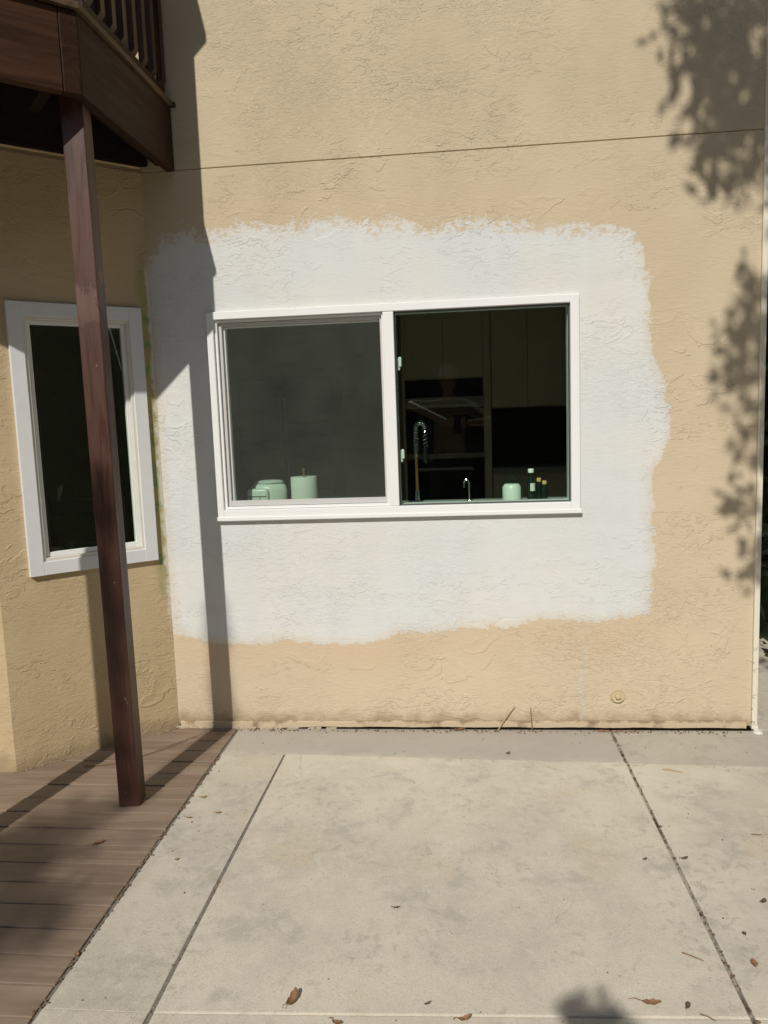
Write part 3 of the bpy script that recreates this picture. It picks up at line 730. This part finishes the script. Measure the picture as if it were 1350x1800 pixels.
bottle(1.458, .28, .094, .0140, .016, M_CORK, 'shortest corked dark bottle, nearest the window jamb')
# small filter tap
ft = empty('filter_tap', (1.113, .31, ZC)); tag(ft, 'small curved chrome tap in the middle of the clear pane', 'tap')
MB().lathe([(0, 0), (.014, 0), (.012, .01), (.008, .016), (0, .017)], 16).build('base', M_CHROME, ft, smooth=True)
b = MB(); b.tube([(0, 0, .012), (0, 0, .085)] + [(-.012+.012*math.cos(a), -.004*math.sin(a), .085+.022*math.sin(a)) for a in [q*math.pi/8 for q in range(1, 9)]] + [(-.0245, -.004, .070)], .0036, 8)
b.build('spout', M_CHROME, ft, smooth=True)
# spring faucet
sf = empty('spring_faucet', (.868, .33, ZC)); tag(sf, 'tall spring neck kitchen faucet beside the window mullion', 'faucet')
MB().lathe([(0, 0), (.026, 0), (.026, .006), (.012, .014), (.010, .06), (0, .06)], 18).build('base', M_CHROME, sf, smooth=True)
b = MB(); b.tube([(0, 0, .01), (0, 0, .235)], .0075, 10); b.build('riser', M_BRASS, sf, smooth=True)
path = []
for q in range(61):
    f = q/60
    if f < .5: path.append(Vector((0, 0, .21 + f*2*.14)))
    elif f < .85:
        a = (f-.5)/.35*math.pi; path.append(Vector((.022-.022*math.cos(a), -.01*(f-.5)/.35, .35+.028*math.sin(a))))
    else: path.append(Vector((.044, -.01, .35-(f-.85)/.15*.08)))
hel = []
for q in range(0, 961):
    f = q/960*60; i0 = min(int(f), 59); p = path[i0].lerp(path[i0+1], f-i0); d = (path[i0+1]-path[i0]).normalized()
    a = d.cross(Vector((0, 1, 0))).normalized(); bb = d.cross(a); ph = q/960*2*math.pi*30
    hel.append(p + (a*math.cos(ph)+bb*math.sin(ph))*.0105)
b = MB(); b.tube(hel, .0019, 5); b.build('spring', M_CHROME, sf, smooth=True)
b = MB(); b.tube(path, .0055, 8); b.build('hose', M_BLACKG, sf, smooth=True)
b = MB(); b.lathe([(0, .19), (.010, .19), (.0115, .2), (.009, .27), (0, .272)], 14, (.044, -.01, 0)); b.build('spray_head', M_BLACKG, sf, smooth=True)
# dining chair inside the bay
dc = empty('dining_chair', (-1.13, 1.0, .02), math.radians(25)); tag(dc, 'pale dining chair seen dimly through the bay window', 'chair')
M_CHAIR = simple('chair_paint', (.50, .48, .42), .5)
MB().box(-.22, .22, -.21, .21, .43, .46, bevel=.006).build('seat', M_CHAIR, dc)
b = MB(); b.box(-.22, .22, .19, .215, .86, .95, bevel=.006); b.box(-.22, .22, .19, .21, .62, .68, bevel=.004); b.box(-.22, -.185, .19, .215, .46, .86); b.box(.185, .22, .19, .215, .46, .86); b.build('backrest', M_CHAIR, dc)
for sx in (-.2, .2):
    for sy_ in (-.19, .19): MB().box(sx-.018, sx+.018, sy_-.018, sy_+.018, 0, .428).build('leg', M_CHAIR, dc)

# =================================================================== VEGETATION
M_LEAF = leaf_material('oak_leaf', (.045, .075, .022), (.085, .115, .035))
M_LEAF2 = leaf_material('hedge_leaf', (.018, .034, .014), (.045, .065, .025))
M_BARK = wood_material('bark', 2, (.07, .055, .042), (.13, .105, .08), .9)
def add_leaf(verts, faces, p, size, rr):
    d = Vector((rr.gauss(0, 1), rr.gauss(0, 1), rr.gauss(0, .7)-.3)).normalized()
    s = d.cross(Vector((rr.gauss(0, 1), rr.gauss(0, 1), rr.gauss(0, 1)))).normalized(); n = d.cross(s)
    l, wd = size, size*rr.uniform(.42, .6); i = len(verts)
    verts += [p, p+d*l*.4+s*wd*.5+n*l*.06, p+d*l, p+d*l*.4-s*wd*.5+n*l*.06]
    faces += [(i, i+1, i+2), (i, i+2, i+3)]
def mesh_obj(name, verts, faces, m, parent=None):
    me = bpy.data.meshes.new(name); me.from_pydata([tuple(v) for v in verts], [], faces); me.materials.append(m)
    o = bpy.data.objects.new(name, me); C.objects.link(o)
    if parent: o.parent = parent
    return o
def inside(poly, x, y):
    c = False; n = len(poly)
    for i in range(n):
        (x0, y0), (x1, y1) = poly[i], poly[(i+1) % n]
        if (y0 > y) != (y1 > y) and x < (x1-x0)*(y-y0)/(y1-y0)+x0: c = not c
    return c
def sprays(rr, origins, cnt, spread, size):
    """twigs with leaves round each point: little clumps with gaps between them"""
    V, F, tw = [], [], []
    for p in origins:
        for q in range(cnt):
            o = p + Vector((rr.gauss(0, spread), rr.gauss(0, spread*1.6), rr.gauss(0, spread)))
            add_leaf(V, F, o, size*rr.uniform(.7, 1.25), rr)
    return V, F
rr = random.Random(5)
# spreading tree behind the photographer, its limb reaching over toward the right end of the wall
def pick(poly, n, tmin, tmax, wallplane=True):
    xs = [p[0] for p in poly]; ys = [p[1] for p in poly]; out = []
    while len(out) < n:
        a, c = rr.uniform(min(xs), max(xs)), rr.uniform(min(ys), max(ys))
        if inside(poly, a, c):
            q = Vector((a, 0, c)) if wallplane else Vector((a, c, 0))
            out.append(q - LDIR*rr.uniform(tmin, tmax))
    return out
TREEA = (3.4, 4.7)
core = [(2.08, 3.4), (1.98, 3.06), (2.03, 2.75), (2.09, 2.50), (2.22, 2.35), (2.5, 2.25), (3.4, 2.2), (3.6, 3.6)]
fr1 = [(1.87, 3.4), (1.89, 3.03), (1.90, 2.77), (1.96, 2.58), (2.05, 2.42), (2.05, 2.24), (2.13, 2.17), (2.24, 2.18), (2.28, 2.10), (2.6, 2.1), (2.6, 3.4)]
fr2 = [(2.20, 1.93), (2.16, 1.74), (2.15, 1.58), (2.12, 1.40), (2.13, 1.24), (2.17, 1.10), (2.22, 1.02), (2.45, 1.05), (2.6, 1.9)]
fr3 = [(2.18, .92), (2.16, .80), (2.22, .70), (2.27, .62), (2.5, .7), (2.5, .95)]
orig = pick(core, 380, *TREEA) + pick(fr1, 120, *TREEA) + pick([(a+.034, c*.88+.21) for a, c in fr2], 84, 3.8, 4.8) + pick([(a, c+.085) for a, c in fr3], 16, 3.6, 4.3)
low = pick([(1.29, -1.655), (1.315, -1.625), (1.335, -1.608), (1.35, -1.63), (1.372, -1.628), (1.40, -1.66), (1.42, -1.74), (1.27, -1.74)], 30, 3.7, 4.2, False)  # low leaf clump added to cast the ragged shadow at the bottom edge
V, F = sprays(rr, orig, 9, .032, .072)
V2, F2 = sprays(rr, low, 9, .012, .055)
n0 = len(V); V += V2; F += [tuple(q+n0 for q in f) for f in F2]
tA = empty('oak_tree', (3.5, -5.3, -.1)); tag(tA, 'leafy tree behind the viewer shading the right end of the wall', 'tree')
def bend(a, c, k=6, j=.08):
    a, c = Vector(a), Vector(c); pts = [a]
    for q in range(1, k):
        f = q/k; pts.append(a.lerp(c, f) + Vector((rr.uniform(-j, j), rr.uniform(-j, j), rr.uniform(-j, j)+.25*math.sin(f*math.pi))))
    return pts + [c]
inv = Vector((3.5, -5.3, -.1))
mesh_obj('crown', [v-inv for v in V], F, M_LEAF, tA)
b = MB(); trunk = bend((0, 0, 0), (-.3, .1, 4.2), 7, .05); b.tube(trunk, [.17-.015*q for q in range(len(trunk))], 12)
b.build('trunk', M_BARK, tA, smooth=True)
b = MB(); tip = Vector((-.3, .1, 4.2))
for q in range(26):
    e = orig[rr.randrange(len(orig))] - inv
    pts = bend(tip, e, 5, .06); b.tube(pts, [.045, .034, .026, .018, .011, .004], 6)
e = sum(low, Vector())/len(low) - inv
b.tube([(-.1, 0, 1.9), (-.9, -.3, 2.25), (-1.9, -.45, 2.3), e+Vector((.25, -.25, -.05)), e], [.04, .028, .018, .009, .004], 6)
b.build('limb', M_BARK, tA, smooth=True)
# taller tree further back, blurred shade on the deck
dk = [[(-.66, -.95), (-.40, -.80), (-.25, -.78), (-.10, -.90), (-.18, -1.02), (-.42, -.99), (-.60, -1.10)],
      [(-.52, -1.02), (-.30, -.98), (-.22, -1.10), (-.36, -1.22), (-.60, -1.22)],
      [(-.44, -1.16), (-.14, -1.10), (-.02, -1.12), (-.10, -1.24), (-.30, -1.40), (-.52, -1.30)],
      [(-.60, -1.30), (-.20, -1.28), (-.08, -1.34), (-.20, -1.50), (-.26, -1.62), (-.60, -1.55)]]
og2 = []
for poly, n in zip(dk, (15, 12, 15, 27)): og2 += pick(poly, n, 9.5, 11.5, False)
og2 += pick([(-2.4, -1.3), (-.9, -1.3), (-.6, -2.6), (-2.4, -2.6)], 70, 12.5, 15.0, False)
og3 = [Vector((-.185+rr.uniform(-.012, .012), -.73, rr.uniform(0, 1.25))) - LDIR*rr.uniform(8.0, 9.0) for q in range(64)]
V, F = sprays(rr, og2, 11, .045, .085)
V2, F2 = sprays(rr, og3, 10, .009, .05)
n0 = len(V); V += V2; F += [tuple(q+n0 for q in f) for f in F2]
inv2 = Vector((-5.2, -10.4, -.1)); tB = empty('tall_tree', inv2); tag(tB, 'tall tree far behind the viewer throwing soft shade on the deck', 'tree')
mesh_obj('crown', [v-inv2 for v in V], F, M_LEAF, tB)
b = MB(); tr2 = bend((0, 0, 0), (1.0, .1, 6.6), 8, .08); b.tube(tr2, [.24-.02*q for q in range(len(tr2))], 12); b.build('trunk', M_BARK, tB, smooth=True)
b = MB()
for q in range(16):
    e = og2[rr.randrange(len(og2))]-inv2; b.tube(bend((1.0, .1, 6.6), e, 5, .1), [.05, .04, .03, .02, .012, .005], 6)
b.build('limb', M_BARK, tB, smooth=True)
# hedges: two unseen ones added for dark glass reflections, one past the corner
def hedge(name, x0, x1, y0, y1, h, n, label, size=.16):
    t = empty(name, ((x0+x1)/2, (y0+y1)/2, -.12)); tag(t, label, 'hedge'); o0 = Vector(((x0+x1)/2, (y0+y1)/2, -.12))
    b = MB(); nx = max(2, int((x1-x0)/.5)); 
    b.box(x0+.25-o0.x, x1-.25-o0.x, y0+.25-o0.y, y1-.25-o0.y, 0, h-.25); b.build('core', M_LEAF2, t)
    V, F = [], []
    for q in range(n):
        s = rr.random(); 
        f = rr.choice((0, 1, 2, 3, 4, 4))
        x, y_, z = rr.uniform(x0, x1), rr.uniform(y0, y1), rr.uniform(0, h)
        lump = .18*math.sin(x*1.9+z*2.3)+.14*math.sin(y_*2.3+z*1.7)
        if f == 0: x = x0+.2-rr.uniform(0, .22)+lump*.5
        elif f == 1: x = x1-.2+rr.uniform(0, .22)+lump*.5
        elif f == 2: y_ = y0+.2-rr.uniform(0, .22)+lump*.5
        elif f == 3: y_ = y1-.2+rr.uniform(0, .22)+lump*.5
        else: z = h-.25+rr.uniform(-.1, .35)+lump
        add_leaf(V, F, Vector((x, y_, z))-o0, size*rr.uniform(.6, 1.3), rr)
    mesh_obj('foliage', V, F, M_LEAF2, t)
hedge('hedge', -9, 11, -15.0, -13.4, 5.2, 9000, 'tall dark hedge behind the viewer, added to darken the glass reflections', .26)
hedge('hedge', 4.5, 5.9, -13, 4, 4.2, 8000, 'tall dark hedge off to the right, added to darken the bay glass', .26)
hedge('hedge', 2.62, 5.2, .82, 6.6, 5.5, 7000, 'dark shrubbery just past the right corner of the house', .14)


# =================================================================== PERSON taking the picture (shows as a faint reflection)
def skin_obj(name, verts, edges, radii, m, parent=None, root=0, sub=2):
    me = bpy.data.meshes.new(name); me.from_pydata(verts, edges, []); me.materials.append(m)
    o = bpy.data.objects.new(name, me); C.objects.link(o)
    md = o.modifiers.new('skin', 'SKIN'); md.use_smooth_shade = True
    for q, r in enumerate(radii):
        r = r if isinstance(r, tuple) else (r, r)
        me.skin_vertices[0].data[q].radius = r; me.skin_vertices[0].data[q].use_root = (q == root)
    ms = o.modifiers.new('smooth', 'SUBSURF'); ms.levels = sub; ms.render_levels = sub
    if parent: o.parent = parent
    return o
M_SKIN = simple('skin', (.46, .28, .19), .55, var=.06)
M_SHIRT = simple('tan_shirt', (.22, .18, .115), .85, var=.1, scale=40)
M_TROUS = simple('dark_trousers', (.04, .045, .06), .85, var=.15)
M_CAPM = simple('white_cap_cloth', (.60, .60, .58), .8)
M_SHOE = simple('shoe_leather', (.05, .04, .035), .5)
pp = Vector((.985, -4.02, .0)); person = empty('person', pp)
tag(person, 'person in tan shirt and white cap taking a picture, faintly reflected in the clear pane', 'person')
bv = [(0,0,.98),(0,.0,1.14),(0,.015,1.34),(0,.0,1.50),(0,.01,1.575),(0,.03,1.66),
      (-.11,0,.93),(-.12,.02,.52),(-.125,-.02,.09),(-.13,.11,.045),
      (.11,0,.93),(.12,.02,.52),(.125,-.02,.09),(.13,.11,.045),
      (-.19,0,1.485),(-.36,.26,1.52),(-.005,.655,1.345),(.025,.680,1.350),
      (.19,0,1.485),(.37,.34,1.34),(.20,.665,1.335),(.165,.695,1.340)]
be = [(0,1),(1,2),(2,3),(3,4),(4,5),(0,6),(6,7),(7,8),(8,9),(0,10),(10,11),(11,12),(12,13),(3,14),(14,15),(15,16),(16,17),(3,18),(18,19),(19,20),(20,21)]
br = [(.15,.11),(.135,.10),(.155,.11),(.10,.08),.052,.05,.085,.058,.042,.035,.085,.058,.042,.035,.058,.042,.030,.026,.058,.042,.030,.026]
body = skin_obj('body', bv, be, br, M_SKIN, person)
skin_obj('shirt', [bv[q] for q in (0,1,2,3,14,15,18,19)], [(0,1),(1,2),(2,3),(3,4),(4,5),(3,6),(6,7)],
         [(.168,.128),(.150,.115),(.170,.125),(.112,.092),.072,.054,.072,.054], M_SHIRT, person)
skin_obj('trousers', [bv[q] for q in (0,6,7,8,10,11,12)], [(0,1),(1,2),(2,3),(0,4),(4,5),(5,6)], [(.155,.118),.100,.074,.062,.100,.074,.062], M_TROUS, person)
for sx in (-1, 1):
    b = MB(); b.box(sx*.13-.05, sx*.13+.05, -.09, .19, .004, .085, bevel=.03, seg=3); b.build('shoe', M_SHOE, person, smooth=True)
b = MB(); b.lathe([(0,-.115),(.035,-.112),(.055,-.085),(.068,-.04),(.076,.01),(.078,.05),(.068,.09),(.042,.115),(0,.125)], 24)
for v in b.bm.verts:
    v.co.y *= 1.18
    if v.co.y > .07 and abs(v.co.x) < .016 and -.045 < v.co.z < .012: v.co.y += .022
    if v.co.y > .06 and abs(abs(v.co.x)-.03) < .014 and .0 < v.co.z < .03: v.co.y -= .008
head = b.build('head', M_SKIN, person, smooth=True, loc=(0, .045, 1.745))
for sx in (-1, 1):
    b = MB(); b.lathe([(0,-.006),(.016,-.005),(.020,.0),(.014,.005),(0,.006)], 12, mat=Matrix.Translation((sx*.079,-.005,.0)) @ Matrix.Rotation(math.pi/2,4,'Y') @ Matrix.Diagonal((1.5,1,1,1))); b.build('ear', M_SKIN, head, smooth=True)
    b = MB(); b.lathe([(0,-.009),(.009,-.004),(.011,.0),(.009,.004),(0,.009)], 12, (sx*.029, .083, .014)); b.build('eye', M_DARKLINE, head, smooth=True)
b = MB(); b.box(-.022, .022, .074, .084, -.066, -.058, bevel=.003); b.build('mouth', simple('lips', (.35, .15, .12), .5), head)
b = MB(); b.lathe([(.082,.03),(.086,.045),(.083,.08),(.060,.118),(.02,.136),(0,.138)], 24)
for v in b.bm.verts: v.co.y *= 1.18
cap = b.build('cap', M_CAPM, head, smooth=True)
b = MB(); b.prism([(-.075,.06),(-.06,.13),(-.03,.165),(.03,.165),(.06,.13),(.075,.06)], .035, .042, .002); b.build('brim', M_CAPM, cap)
# hands: palm and five bent fingers each, closed on the phone's edges
def hand(name, wrist, side):
    wv = Vector(wrist); V = [tuple(wv), tuple(wv+Vector((side*-.004,.012,.05)))]; E = [(0,1)]; Rr = [.022,(.030,.016)]
    for f in range(4):
        z0 = .028+.018*f; l = (.030,.034,.032,.026)[f]
        a = wv+Vector((side*-.002,.018,z0)); m1 = a+Vector((side*.012,.024,.002)); m2 = m1+Vector((side*-.016,.012,0)); e = m2+Vector((side*-l*.6,.0,-.002))
        q = len(V); V += [tuple(a),tuple(m1),tuple(m2),tuple(e)]; E += [(1,q),(q,q+1),(q+1,q+2),(q+2,q+3)]; Rr += [.0095,.0088,.0085,.0072]
    q = len(V); a = wv+Vector((side*-.010,-.006,.022)); V += [tuple(a),tuple(a+Vector((side*-.014,-.008,.028))),tuple(a+Vector((side*-.022,-.002,.052)))]
    E += [(0,q),(q,q+1),(q+1,q+2)]; Rr += [.012,.0105,.008]
    return skin_obj(name, V, E, Rr, M_SKIN, person, root=1)
hand('hand', (.028,.700,1.300), -1); hand('hand', (.135,.705,1.300), 1)
phone = empty('phone', (1.0665, -3.312, 1.330)); tag(phone, 'dark phone held upright in both hands of the person', 'phone')
MB().box(-.038, .038, -.004, .004, -.078, .078, bevel=.003, seg=2).build('phone_body', M_BLACKG, phone)
MB().box(-.034, .034, -.0052, -.0042, -.073, .073).build('screen', M_BLACKG, phone)

# =================================================================== LITTER
M_DL = [simple('dry_leaf_brown', (.20, .105, .05), .7, var=.4, scale=60), simple('dry_leaf_tan', (.36, .25, .12), .75, var=.35, scale=60),
        simple('dry_leaf_rust', (.24, .125, .065), .65, var=.35, scale=60), simple('dry_leaf_dark', (.10, .07, .045), .8, var=.4, scale=60)]
M_TWIG = simple('dry_twig', (.22, .15, .08), .85, var=.35, scale=50)
def dry_leaf(x, y, ln, wd, rz, m, label, curl=1.6, roll=.8, z=.004, stem=.35, twist=.5):
    b = MB(); n, wn_ = 10, 5; rows = []
    px = py_ = pz = 0.0; ang = -curl*.35
    for q in range(n+1):
        f = q/n; hw = wd*(math.sin(math.pi*min(1, f*.96+.03))**.75)*.5*(1+.12*math.sin(q*2.3+x*9))
        row = []
        for c in range(wn_):
            t = c/(wn_-1)*2-1; a = roll*t + twist*(f-.5)
            row.append(b.bm.verts.new((px, hw*math.sin(a)/max(roll, .3), pz + hw*(1-math.cos(a))*1.2 + .0012*math.sin(q*1.7+c))))
        rows.append(row)
        px += ln/n*math.cos(ang); pz += ln/n*math.sin(ang); ang += curl/n
    for a, c in zip(rows, rows[1:]):
        for q in range(wn_-1): b.bm.faces.new((a[q], a[q+1], c[q+1], c[q]))
    if stem:
        b.tube([(0, 0, .001), (-ln*stem*.5, .003, .002), (-ln*stem, -.002, .001)], [.0011, .0009, .0007], 5)
    zmin = min(v.co.z for v in b.bm.verts)
    for v in b.bm.verts: v.co.z -= zmin
    o = b.build('dry_leaf', m, None, smooth=True, loc=(x, y, z-.001)); o.rotation_euler = (0, 0, rz)
    return tag(o, label, 'leaf', 'dry leaves lying about the patio')
dry_leaf(.630, -1.655, .058, .026, 1.15, M_DL[0], 'big curled brown leaf near the front edge of the middle slab', 2.6, 1.1, stem=.3)
dry_leaf(1.462, -1.592, .048, .020, -.15, M_DL[2], 'long rusty leaf with a stalk, beside the dark leaf shadow', .9, .8, stem=.6)
dry_leaf(1.562, -1.609, .020, .015, 1.0, M_DL[3], 'small crumpled olive leaf close to the right joint, at the bottom', 2.2, 1.2, stem=.3)
dry_leaf(1.769, -1.462, .026, .017, 1.45, M_DL[2], 'small upright orange leaf on the right slab', .8, .7, stem=.1)
dry_leaf(1.880, -1.205, .020, .016, .4, M_DL[3], 'dark shrivelled leaf highest on the right slab edge', 2.4, 1.2, stem=.2)
dry_leaf(1.788, -1.346, .014, .012, 2.0, M_DL[3], 'tiny dark leaf above the orange leaf on the right slab', 2.0, 1.2, stem=0)
dry_leaf(.745, -1.690, .030, .015, -.5, M_DL[0], 'brown leaf cut by the bottom edge, right of the big curled leaf', 1.8, 1.0)
dry_leaf(1.035, -1.672, .036, .016, .25, M_DL[2], 'frayed rusty leaf at the bottom edge in the middle of the slab', 1.9, 1.0)
dry_leaf(-.180, -.992, .040, .018, .75, M_DL[0], 'brown curled leaf lying on the deck planks', 1.3, 1.0, z=.006, stem=.5)
dry_leaf(.850, -1.272, .022, .008, .1, M_DL[3], 'thin dark leaf sliver in the centre of the middle slab', .8, .8, stem=.2)
dry_leaf(.954, -1.628, .020, .007, .35, M_DL[3], 'thin dark leaf sliver above the frayed rusty leaf', 1.6, .8, stem=0)
dry_leaf(.165, -.766, .024, .012, .1, M_DL[1], 'tan leaf on the narrow left slab near the deck edge', 1.2, .9)
dry_leaf(.130, -1.064, .014, .011, .8, M_DL[1], 'small tan leaf on the narrow left slab, lower than its neighbour', 1.5, 1.0, stem=0)
dry_leaf(1.010, -.016, .060, .018, .05, M_DL[2], 'reddish leaf flake against the foot of the wall', .5, .5, stem=.1)
dry_leaf(.312, -1.189, .020, .014, .9, M_DL[1], 'tan leaf caught in the left joint', 1.5, 1.0, z=-.002)
dry_leaf(.072, -.655, .028, .011, .2, M_DL[1], 'pale leaf at the deck edge nearest the post', 1.1, .9, stem=.3)
dry_leaf(.068, -.800, .026, .010, -.1, M_DL[1], 'pale leaf at the deck edge, second below the post', 1.0, .8)
dry_leaf(.033, -1.514, .020, .013, 1.9, M_DL[2], 'orange leaf bit in the deck edge gap at lower left', 1.4, .8)
dry_leaf(1.722, -.997, .024, .012, .2, M_DL[3], 'dark leaf just right of the right joint, halfway down', 1.5, 1.0)
dry_leaf(1.604, -1.005, .016, .010, .2, M_DL[3], 'dark leaf just left of the right joint, halfway down', 1.5, 1.0, stem=0)
dry_leaf(1.231, -.258, .022, .014, .1, M_DL[3], 'dark crumpled leaf on the grey strip below the two stalks', 2.0, 1.0, stem=0)
def twig(pts, r, label, m=M_TWIG):
    b = MB(); b.tube(pts, [r*(1-.45*q/(len(pts)-1)) for q in range(len(pts))], 6); o = b.build('twig', m, None, smooth=True)
    return tag(o, label, 'twig', 'twigs and stalks')
twig([(1.211, -.020, .001), (1.228, -.018, .028), (1.252, -.014, .064), (1.266, -.011, .080), (1.287, -.009, .106)], .0032, 'thicker dry stalk leaning right against the wall foot', simple('tan_stalk', (.42, .32, .17), .8, var=.4, scale=60))
twig([(1.362, -.018, .0), (1.360, -.016, .03), (1.358, -.011, .07), (1.356, -.009, .101)], .0027, 'thin dark stalk standing upright against the wall foot')
twig([(-.502, -.418, .007), (-.37, -.384, .006), (-.268, -.290, .008), (-.20, -.190, .006), (-.130, -.105, .006)], .0022, 'long bent twig lying on the deck behind the post')
twig([(-.25, -.275, .007), (-.20, -.215, .008), (-.155, -.155, .007)], .0014, 'short twig fork beside the long twig on the deck')
twig([(1.822, -.385, .003), (1.845, -.392, .006), (1.868, -.402, .004), (1.893, -.408, .003)], .0020, 'curved tan stem on the right slab below the pipe plug', simple('tan_stem', (.45, .30, .13), .8, var=.3))
twig([(1.605, -1.418, .003), (1.625, -1.430, .004), (1.650, -1.446, .003)], .0022, 'straight short dark twig left of the right joint')
twig([(1.64, -.020, .003), (1.69, -.032, .006), (1.76, -.028, .004), (1.82, -.030, .003)], .0022, 'reddish twig lying across the top of the right joint', simple('red_twig', (.30, .12, .06), .8, var=.3))
twig([(1.985, -.845, .003), (2.001, -.852, .006), (2.018, -.847, .003)], .0020, 'tiny forked twig at the right border of the right slab')
twig([(1.588, -1.622, .003), (1.602, -1.630, .005), (1.616, -1.640, .003)], .0020, 'tiny twig beside the small crumpled leaf at the bottom')
# loose crumbs: along the joints, the deck edge and the foot of the wall
rc2 = random.Random(8); b = MB()
def crumb(x, y, s, z=.0):
    a = rc2.uniform(0, 3.14); Mx = Matrix.Translation((x, y, z)) @ Matrix.Rotation(a, 4, 'Z')
    b.box(-s*rc2.uniform(.6, 1.6), s*rc2.uniform(.6, 1.6), -s, s, -.001, s*rc2.uniform(.5, 1.2), bevel=s*.3, mat=Mx)
for q in range(150): crumb(.031+rc2.gauss(0, .006), rc2.uniform(-1.7, -.3), rc2.uniform(.0012, .004), .0)
for q in range(130): crumb(1.702+rc2.gauss(0, .006), rc2.uniform(-1.8, -.02), rc2.uniform(.0012, .0045), -.003)
for q in range(40): crumb(.307+rc2.gauss(0, .004), rc2.uniform(-1.7, -.3), rc2.uniform(.001, .003), -.003)
for q in range(210): crumb(rc2.uniform(-.1, 2.25), -.012-abs(rc2.gauss(0, .018)), rc2.uniform(.001, .004))
for q in range(200): crumb(rc2.uniform(.05, 2.3), rc2.uniform(-1.8, -.1), rc2.uniform(.0008, .0022))
o = b.build('debris', simple('debris_crumb', (.17, .12, .075), .9, var=.6, scale=90)); tag(o, kind='stuff', label='small crumbs of bark and dirt along the joints and wall foot', cat='debris')
